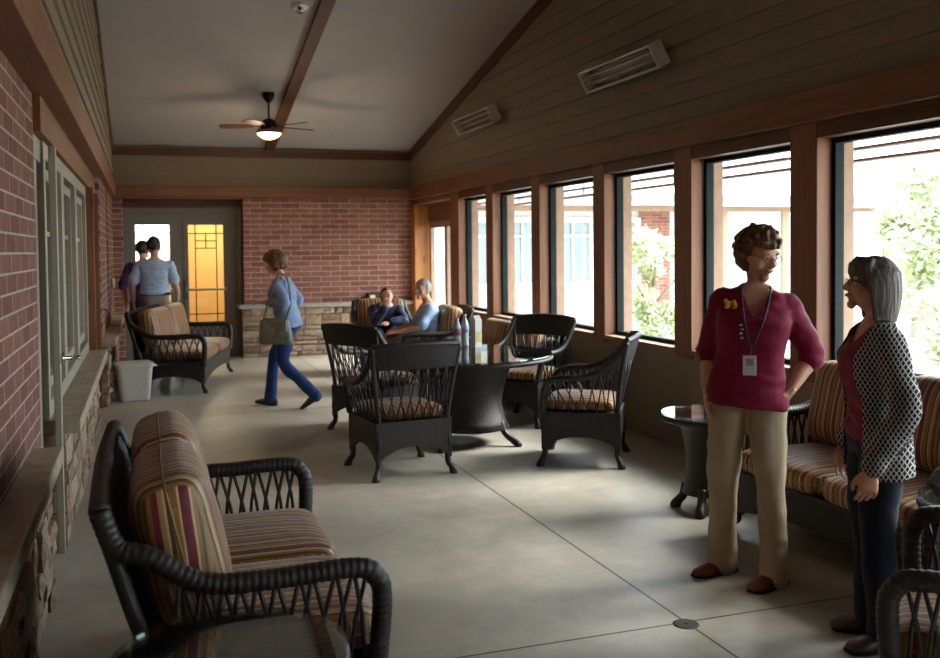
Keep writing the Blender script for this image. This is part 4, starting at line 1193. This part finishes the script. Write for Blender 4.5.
# woman in the patterned cardigan ---------------------------------
JN = cloth('dark navy denim', '#171d2c', .8)
w2, Mh, base, J = person(dict(h=1.545, label='person with a grey bob in a black and white patterned cardigan standing in profile', hairmat=HG, pants=JN, shoes=plain('dark brown loafer leather', '#32201a', .3),
    hyaw=-6, hpitch=-6, lean=1, bust=.018, vox=.0052, glasses=True, wide=1.03, loose=1.05, hemr=.078, hem=-.05,
    elR=(-.20, .05, .99), wrR=(-.20, -.05, .76), elL=(.232, .02, .98), wrL=(.215, -.10, .745),
    knR=(-.085, .0, .44), anR=(-.09, .02, .08), knL=(.085, -.03, .44), anL=(.09, .0, .08), toeR=-10, toeL=12,
    handR=((0, -.1, -1), (-1, 0, 0), (0, -1, 0), .5), handL=((-.05, -.12, -1), (1, 0, 0), (0, -1, 0), .5),
    tops=[dict(name='blouse', mat=RED, hem=.91, infl=.004, sleeve=.5, cut=vneck(1.33, .8)),
          dict(name='cardigan', mat=knit_mat(), hem=.755, infl=.012, sleeve=1.93, hemw=1.0, nk=1.425, slr=.009, cut=lambda q: (q.y < -.03 and abs(q.x) < .095 + max(0, (1.2-q.z))*.05) or (q.y < .02 and abs(q.x) < .05 and q.z > 1.38))]))
w2.location = (2.765, 3.06, 0); w2.rotation_euler.z = math.atan2(-.93, -.37)
m = MB(); R3 = Mh.to_3x3().to_4x4()
m.ell(Mh @ V(0, .012, .030), (.090, .106, .104), 24, R3)
rows = []
rd = random.Random(8)
for j in range(15):
    z = .075 - .225*j/14; t_ = j/14; A = math.radians(126 - 30*t_)
    ro = (.092 + .014*math.sin(PI*min(1, t_*1.05))*1.0 + .010*t_, .104 + .012*math.sin(PI*t_) + .004*t_)
    ri = (.072, .080 - .01*t_)
    ring = []
    for i in range(33):
        a = PI/2 - A + 2*A*i/32; w_ = 1 + .018*math.sin(a*24 + 1.3*math.sin(j*.4)); ring.append(Mh @ V(ro[0]*w_*math.cos(a), .010 + ro[1]*w_*math.sin(a), z))
    for i in range(32, -1, -1):
        a = PI/2 - A + 2*A*i/32; ring.append(Mh @ V(ri[0]*math.cos(a), .010 + ri[1]*math.sin(a), z))
    rows.append(ring)
m.rings(rows)
# fringe
for i in range(13):
    a = math.radians(-90 + (i - 6)*10.5); d = V(math.cos(a), math.sin(a), 0)
    m.tube([Mh @ V(d.x*.055, d.y*.062, .118), Mh @ V(d.x*.083, .006 + d.y*.098, .082), Mh @ V(d.x*.086, .004 + d.y*.101, .040)], [.014, .014, .008], 8)
finish(m, 'hair', HG, w2, .006, 2, lambda co: .002*mn.noise(V(co.x*80, co.y*80, co.z*6)))
m = MB(); m.tube([J['wrL'] + V(.0, .0, .0) + V(math.cos(a)*.034, math.sin(a)*.03, .012) for a in [2*PI*i/14 for i in range(14)]], .004, 6, closed=True)
# walking woman -----------------------------------------------------
BLU = cloth('faded blue cotton', '#7d8ba6', .85)
w3, Mh, base, J = person(dict(h=1.61, label='person in a grey-blue top and blue jeans walking left with a shoulder bag', hairmat=HB, pants=cloth('blue denim', '#1e3566', .85), shoes=plain('black shoe', '#141416', .4),
    hyaw=0, hpitch=14, lean=9, headfwd=.03, pelvis=(0, 0, .915), bust=.015, vox=.009, loose=1.0, hemr=.062, hem=-.03,
    elR=(-.20, .04, 1.08), wrR=(-.15, -.22, 1.06), elL=(.21, .06, 1.07), wrL=(.14, -.20, 1.08),
    knR=(-.08, -.19, .48), anR=(-.08, -.24, .085), knL=(.08, -.02, .46), anL=(.08, .30, .15), toeL=0, toepL=32, toepR=-8,
    handR=((.1, -1, .1), (0, .1, 1), (1, 0, 0), .6), handL=((-.2, -1, .05), (.3, 0, 1), (-1, 0, 0), .7),
    tops=[dict(name='shirt', mat=BLU, hem=.87, infl=.016, sleeve=1.75, slr=.004)]))
w3.location = (1.37, 9.76, 0); w3.rotation_euler.z = math.atan2(-.86, -.50)
m = hair_blobs(Mh, w3, HB, (.112, .122, .122), (.022, .034), 180, front=.050, low=-.075, seed=5, side=.0)
finish(m, 'hair', HB, w3, .008, 1, lambda co: .008*mn.noise(co*40), face_cut(Mh, .040, -.03))
BAGM = plain('mottled grey leather', '#6d675c', .5, var=.35, scale=25)
bg_ = empty('shoulder_bag', (0, 0, 0), 0, 'mottled grey handbag hanging at the hip of the walking person', 'bag')
m = MB(); rows = []
for z, w_, d_ in ((-.13, .16, .035), (-.11, .175, .05), (0, .165, .055), (.10, .14, .04), (.13, .13, .02)):
    rows.append([V(sup(math.sin(2*PI*i/20), .6)*d_, sup(math.cos(2*PI*i/20), .5)*w_, z) for i in range(20)])
m.rings(rows); m.build('bag_body', BAGM, bg_, smooth=True)
m = MB(); m.box(.03, .062, -.14, .14, .0, .115); m.build('flap', BAGM, bg_, bevel=.008)
m = MB(); m.tube(smoothpath([(.0, -.12, .12), (-.015, -.09, .24), (-.05, -.03, .42), (-.13, .0, .555), (-.155, .07, .52), (-.09, .13, .28), (0, .12, .12)], 6), (.011), 6); m.build('strap', BAGM, bg_, smooth=True)
m = MB(); m.lathe([(.001, 0), (.014, 0), (.012, .006), (.001, .006)], seg=12); m.build('buckle', M['nickel'], bg_, M=Matrix.Translation((.06, 0, .03)) @ Matrix.Rotation(PI/2, 4, 'Y'))
bg_.rotation_euler.z = w3.rotation_euler.z
bg_.location = Vector((1.37, 9.76, .80)) + Matrix.Rotation(w3.rotation_euler.z, 3, 'Z') @ V(.255, -.03, 0)

# men at the far door -------------------------------------------------
std = dict(knR=(-.09, 0, .5), anR=(-.10, .02, .09), knL=(.09, 0, .5), anL=(.10, .0, .09), handR=((0, -.1, -1), (-1, 0, 0), (0, -1, 0), .5), handL=((0, -.1, -1), (1, 0, 0), (0, -1, 0), .5), elR=(-.26, .05, 1.15), wrR=(-.27, -.05, .92), elL=(.26, .05, 1.15), wrL=(.27, -.05, .92))
c = dict(std, h=1.80, male=True, vox=.011, face=False, label='person in a pale blue short-sleeved shirt, back turned, at the far doors', hairmat=HD, pants=cloth('khaki drill', '#8f8474', .9), shoes=M['iron'], wide=1.10,
    hyaw=-20, hpitch=5, tops=[dict(name='shirt', mat=cloth('pale blue cotton', '#a9bad0', .85), hem=.99, infl=.012, sleeve=.85, slr=.012)], elR=(-.25, .04, 1.20), wrR=(-.27, -.20, 1.05), elL=(.27, .05, 1.20), wrL=(.28, -.06, .96))
m1, Mh, base, J = person(c); m1.location = (.12, 12.95, 0); m1.rotation_euler.z = PI - .1
finish(hair_blobs(Mh, m1, HD, (.082, .100, .104), (.008, .013), 260, front=.05, low=-.06, seed=6), 'hair', HD, m1, .009, 2, None, face_cut(Mh))
m = MB(); loft(m, [(0, .006, .985, .190, .135), (0, .006, 1.02, .188, .133)], base); m.build('belt', M['iron'], m1, smooth=True)
c = dict(std, h=1.76, male=True, vox=.012, face=False, label='person in a purple shirt half hidden by the one in pale blue', hairmat=HD, pants=cloth('dark slacks', '#25242a', .9), shoes=M['iron'],
    hyaw=-15, tops=[dict(name='shirt', mat=cloth('purple cotton', '#51386e', .85), hem=.93, infl=.014, sleeve=1.0, slr=.012)])
m2, Mh, base, J = person(c); m2.location = (-.02, 13.75, 0); m2.rotation_euler.z = PI - .35
finish(hair_blobs(Mh, m2, HD, (.082, .100, .104), (.008, .013), 220, front=.05, low=-.06, seed=7), 'hair', HD, m2, .010, 2, None, face_cut(Mh))

# seated pair -----------------------------------------------------------
seat = dict(seated=True, pelvis=(0, .04, .50), knR=(-.13, -.40, .52), anR=(-.14, -.42, .10), knL=(.13, -.40, .52), anL=(.14, -.42, .10), male=True, vox=.010)
c = dict(seat, h=1.70, label='grey-haired person in a pale blue polo shirt sitting sideways in an armchair by the windows', hairmat=HGR, pants=cloth('grey slacks', '#77736d', .9), shoes=M['iron'], lean=12, hyaw=35, hpitch=5, wide=1.08,
    tops=[dict(name='shirt', mat=cloth('pale blue polo', '#9db2d2', .85), hem=.93, infl=.012, sleeve=.85, slr=.012)],
    elR=(-.25, -.16, .72), wrR=(-.13, -.40, .66), elL=(.25, -.18, .71), wrL=(.16, -.44, .66), handR=((.3, -1, -.1), (0, 0, 1), (1, 0, 0), .5), handL=((-.2, -1, -.1), (0, 0, 1), (-1, 0, 0), .5))
m3, Mh, base, J = person(c); m3.location = (3.16, 10.62, 0); m3.rotation_euler.z = math.atan2(-.98, -.1)
finish(hair_blobs(Mh, m3, HGR, (.083, .101, .104), (.010, .016), 240, front=.055, low=-.06, seed=8), 'hair', HGR, m3, .009, 2, None, face_cut(Mh))
c = dict(seat, h=1.60, label='person in a dark navy jacket sitting with a hand raised to the face', hairmat=HD, pants=cloth('dark trousers', '#1b1c22', .9), shoes=M['iron'], lean=34, hpitch=-18, hyaw=12,
    tops=[dict(name='jacket', mat=cloth('dark navy nylon', '#1c2340', .6), hem=.90, infl=.022, sleeve=1.85, slr=.014)],
    elR=(-.17, -.40, .68), wrR=(-.04, -.50, .88), elL=(.22, -.32, .68), wrL=(.02, -.38, .66), handR=((.15, .1, 1), (-.3, -1, 0), (1, 0, 0), .7), handL=((-1, -.2, 0), (0, -.3, 1), (0, -1, 0), .5))
m4, Mh, base, J = person(c); m4.location = (2.98, 12.25, 0); m4.rotation_euler.z = math.atan2(-.1, 1)
finish(hair_blobs(Mh, m4, HD, (.082, .100, .104), (.010, .016), 220, front=.05, low=-.06, seed=9), 'hair', HD, m4, .009, 2, None, face_cut(Mh))

# ------------------------------------------------------------------ things on the dining table and ledge
def bottle(x, y, z, lb, h=.21, r=.034, col=None):
    t = empty('water_bottle', (x, y, z), 0, lb, 'bottle', 'bottles on the dining table')
    m = MB(); m.lathe([(.001, 0), (r, 0), (r*1.02, h*.1), (r*.94, h*.3), (r*1.02, h*.5), (r*.98, h*.7), (r*.45, h*.86), (r*.4, h*.93), (.001, h*.93)], seg=18)
    m.build('bottle_body', plain('clear bottle plastic', '#b8c4cc', .1, var=.05), t, smooth=True)
    m = MB(); m.lathe([(.001, h*.92), (r*.46, h*.92), (r*.46, h), (.001, h)], seg=14); m.build('cap', M['white'], t, smooth=True)
    m = MB(); m.lathe([(r*1.0, h*.42), (r*1.05, h*.42), (r*1.05, h*.64), (r*1.0, h*.64)], seg=18, caps=False); m.build('bottle_label', plain('bottle label', col or '#a06a72', .5), t, smooth=True)
bottle(2.56, 7.84, .741, 'clear plastic bottle with a pinkish label standing leftmost on the dining table', .26)
bottle(2.67, 7.96, .741, 'clear plastic bottle behind the pink-labelled one beside the white carton', .28, col='#9fb2c8')
t = empty('white_carton', (2.72, 7.80, .741), .3, 'tall narrow white carton standing on the dining table beside the bottles', 'carton')
m = MB(); m.box(-.035, .035, -.035, .035, 0, .24); m.rings([[V(-.035, -.035, .24), V(.035, -.035, .24), V(.035, .035, .24), V(-.035, .035, .24)], [V(-.035, -.003, .28), V(.035, -.003, .28), V(.035, .003, .28), V(-.035, .003, .28)]]); m.build('carton_body', M['white'], t)
m = MB(); m.box(-.025, .025, -.0365, -.035, .05, .14); m.build('carton_print', plain('pale yellow print', '#c9b060', .5), t)
t = empty('paper_napkin', (2.32, 7.75, .741), .4, 'folded white paper lying on the glass near the bottles', 'paper')
m = MB(); m.box(-.09, .09, -.06, .06, 0, .006); m.box(-.08, .07, -.05, .055, .006, .012); m.build('folded_sheet', plain('white paper', '#e4e4e2', .8, var=.02), t)
t = empty('small_dark_box', (3.35, 14.44, .80), .1, 'small dark box standing on the stone ledge behind the seated pair', 'box')
m = MB(); m.box(-.10, .10, -.03, .06, 0, .13); m.build('box_body', M['iron'], t, bevel=.01); m = MB(); m.box(-.06, .02, -.034, -.03, .02, .10); m.build('front_panel', plain('pale yellow card', '#cfc27a', .6), t)
# ------------------------------------------------------------------ camera, light, exposure
f = 950.0
cd = bpy.data.cameras.new('camera'); cam = bpy.data.objects.new('camera', cd); C.objects.link(cam)
cd.sensor_fit = 'HORIZONTAL'; cd.sensor_width = 36; cd.lens = 36*f/940; cd.shift_y = -(329-282)/940 * -1 * -1
yaw = math.atan(325/950)
cam.matrix_world = Matrix.Translation((0, 0, 1.6)) @ (Matrix.Rotation(-yaw, 4, 'Z') @ Matrix.Rotation(PI/2 - math.radians(2.0), 4, 'X') @ Matrix.Rotation(-.010, 4, 'Z'))
cd.dof.use_dof = True; cd.dof.focus_distance = 4.6; cd.dof.aperture_fstop = 4.0
cd.clip_start = .05; cd.clip_end = 300
S.camera = cam

w = bpy.data.worlds.new('sky'); S.world = w; w.use_nodes = True; t = w.node_tree; t.nodes.clear()
out = t.nodes.new('ShaderNodeOutputWorld'); bg = t.nodes.new('ShaderNodeBackground'); tc = t.nodes.new('ShaderNodeTexCoord')
sp = t.nodes.new('ShaderNodeSeparateXYZ'); rp = t.nodes.new('ShaderNodeValToRGB')
t.links.new(tc.outputs['Generated'], sp.inputs[0]); t.links.new(sp.outputs[2], rp.inputs[0])
rp.color_ramp.elements[0].position = .0; rp.color_ramp.elements[0].color = (.76, .86, .97, 1)
rp.color_ramp.elements[1].position = .6; rp.color_ramp.elements[1].color = (.84, .92, 1.0, 1)
t.links.new(rp.outputs[0], bg.inputs[0]); bg.inputs[1].default_value = 7.5
t.links.new(bg.outputs[0], out.inputs[0])

sd = bpy.data.lights.new('sun', 'SUN'); sd.energy = 9; sd.angle = math.radians(26); sd.color = (1, .97, .93)
so = bpy.data.objects.new('sun', sd); C.objects.link(so)
so.rotation_euler = Vector((-.78, .05, -.63)).to_track_quat('-Z', 'Y').to_euler()
def plight(name, loc, e, col, r=.1):
    d = bpy.data.lights.new(name, 'POINT'); d.energy = e; d.color = col; d.shadow_soft_size = r
    o = bpy.data.objects.new(name, d); C.objects.link(o); o.location = loc
plight('fan_lamp_light', (1.53, 12.3, 2.95), 12, (1, .78, .5), .1)
plight('hall_light', (1.3, 16.6, 2.4), 75, (1, .90, .66), .2)
plight('inner_room_light', (-2.2, 8.2, 2.3), 30, (1, .75, .4), .15)

vs = S.view_settings; vs.view_transform = 'Standard'; vs.look = 'None'; vs.gamma = 1; vs.exposure = 0.8; vs.use_curve_mapping = False
S.cycles.max_bounces = 8; S.cycles.diffuse_bounces = 5; S.cycles.glossy_bounces = 4; S.cycles.transparent_max_bounces = 16
S.cycles.use_denoising = True
try: S.cycles.denoiser = 'OPENIMAGEDENOISE'
except Exception: pass
S.cycles.sample_clamp_indirect = 6; S.cycles.caustics_reflective = False; S.cycles.caustics_refractive = False
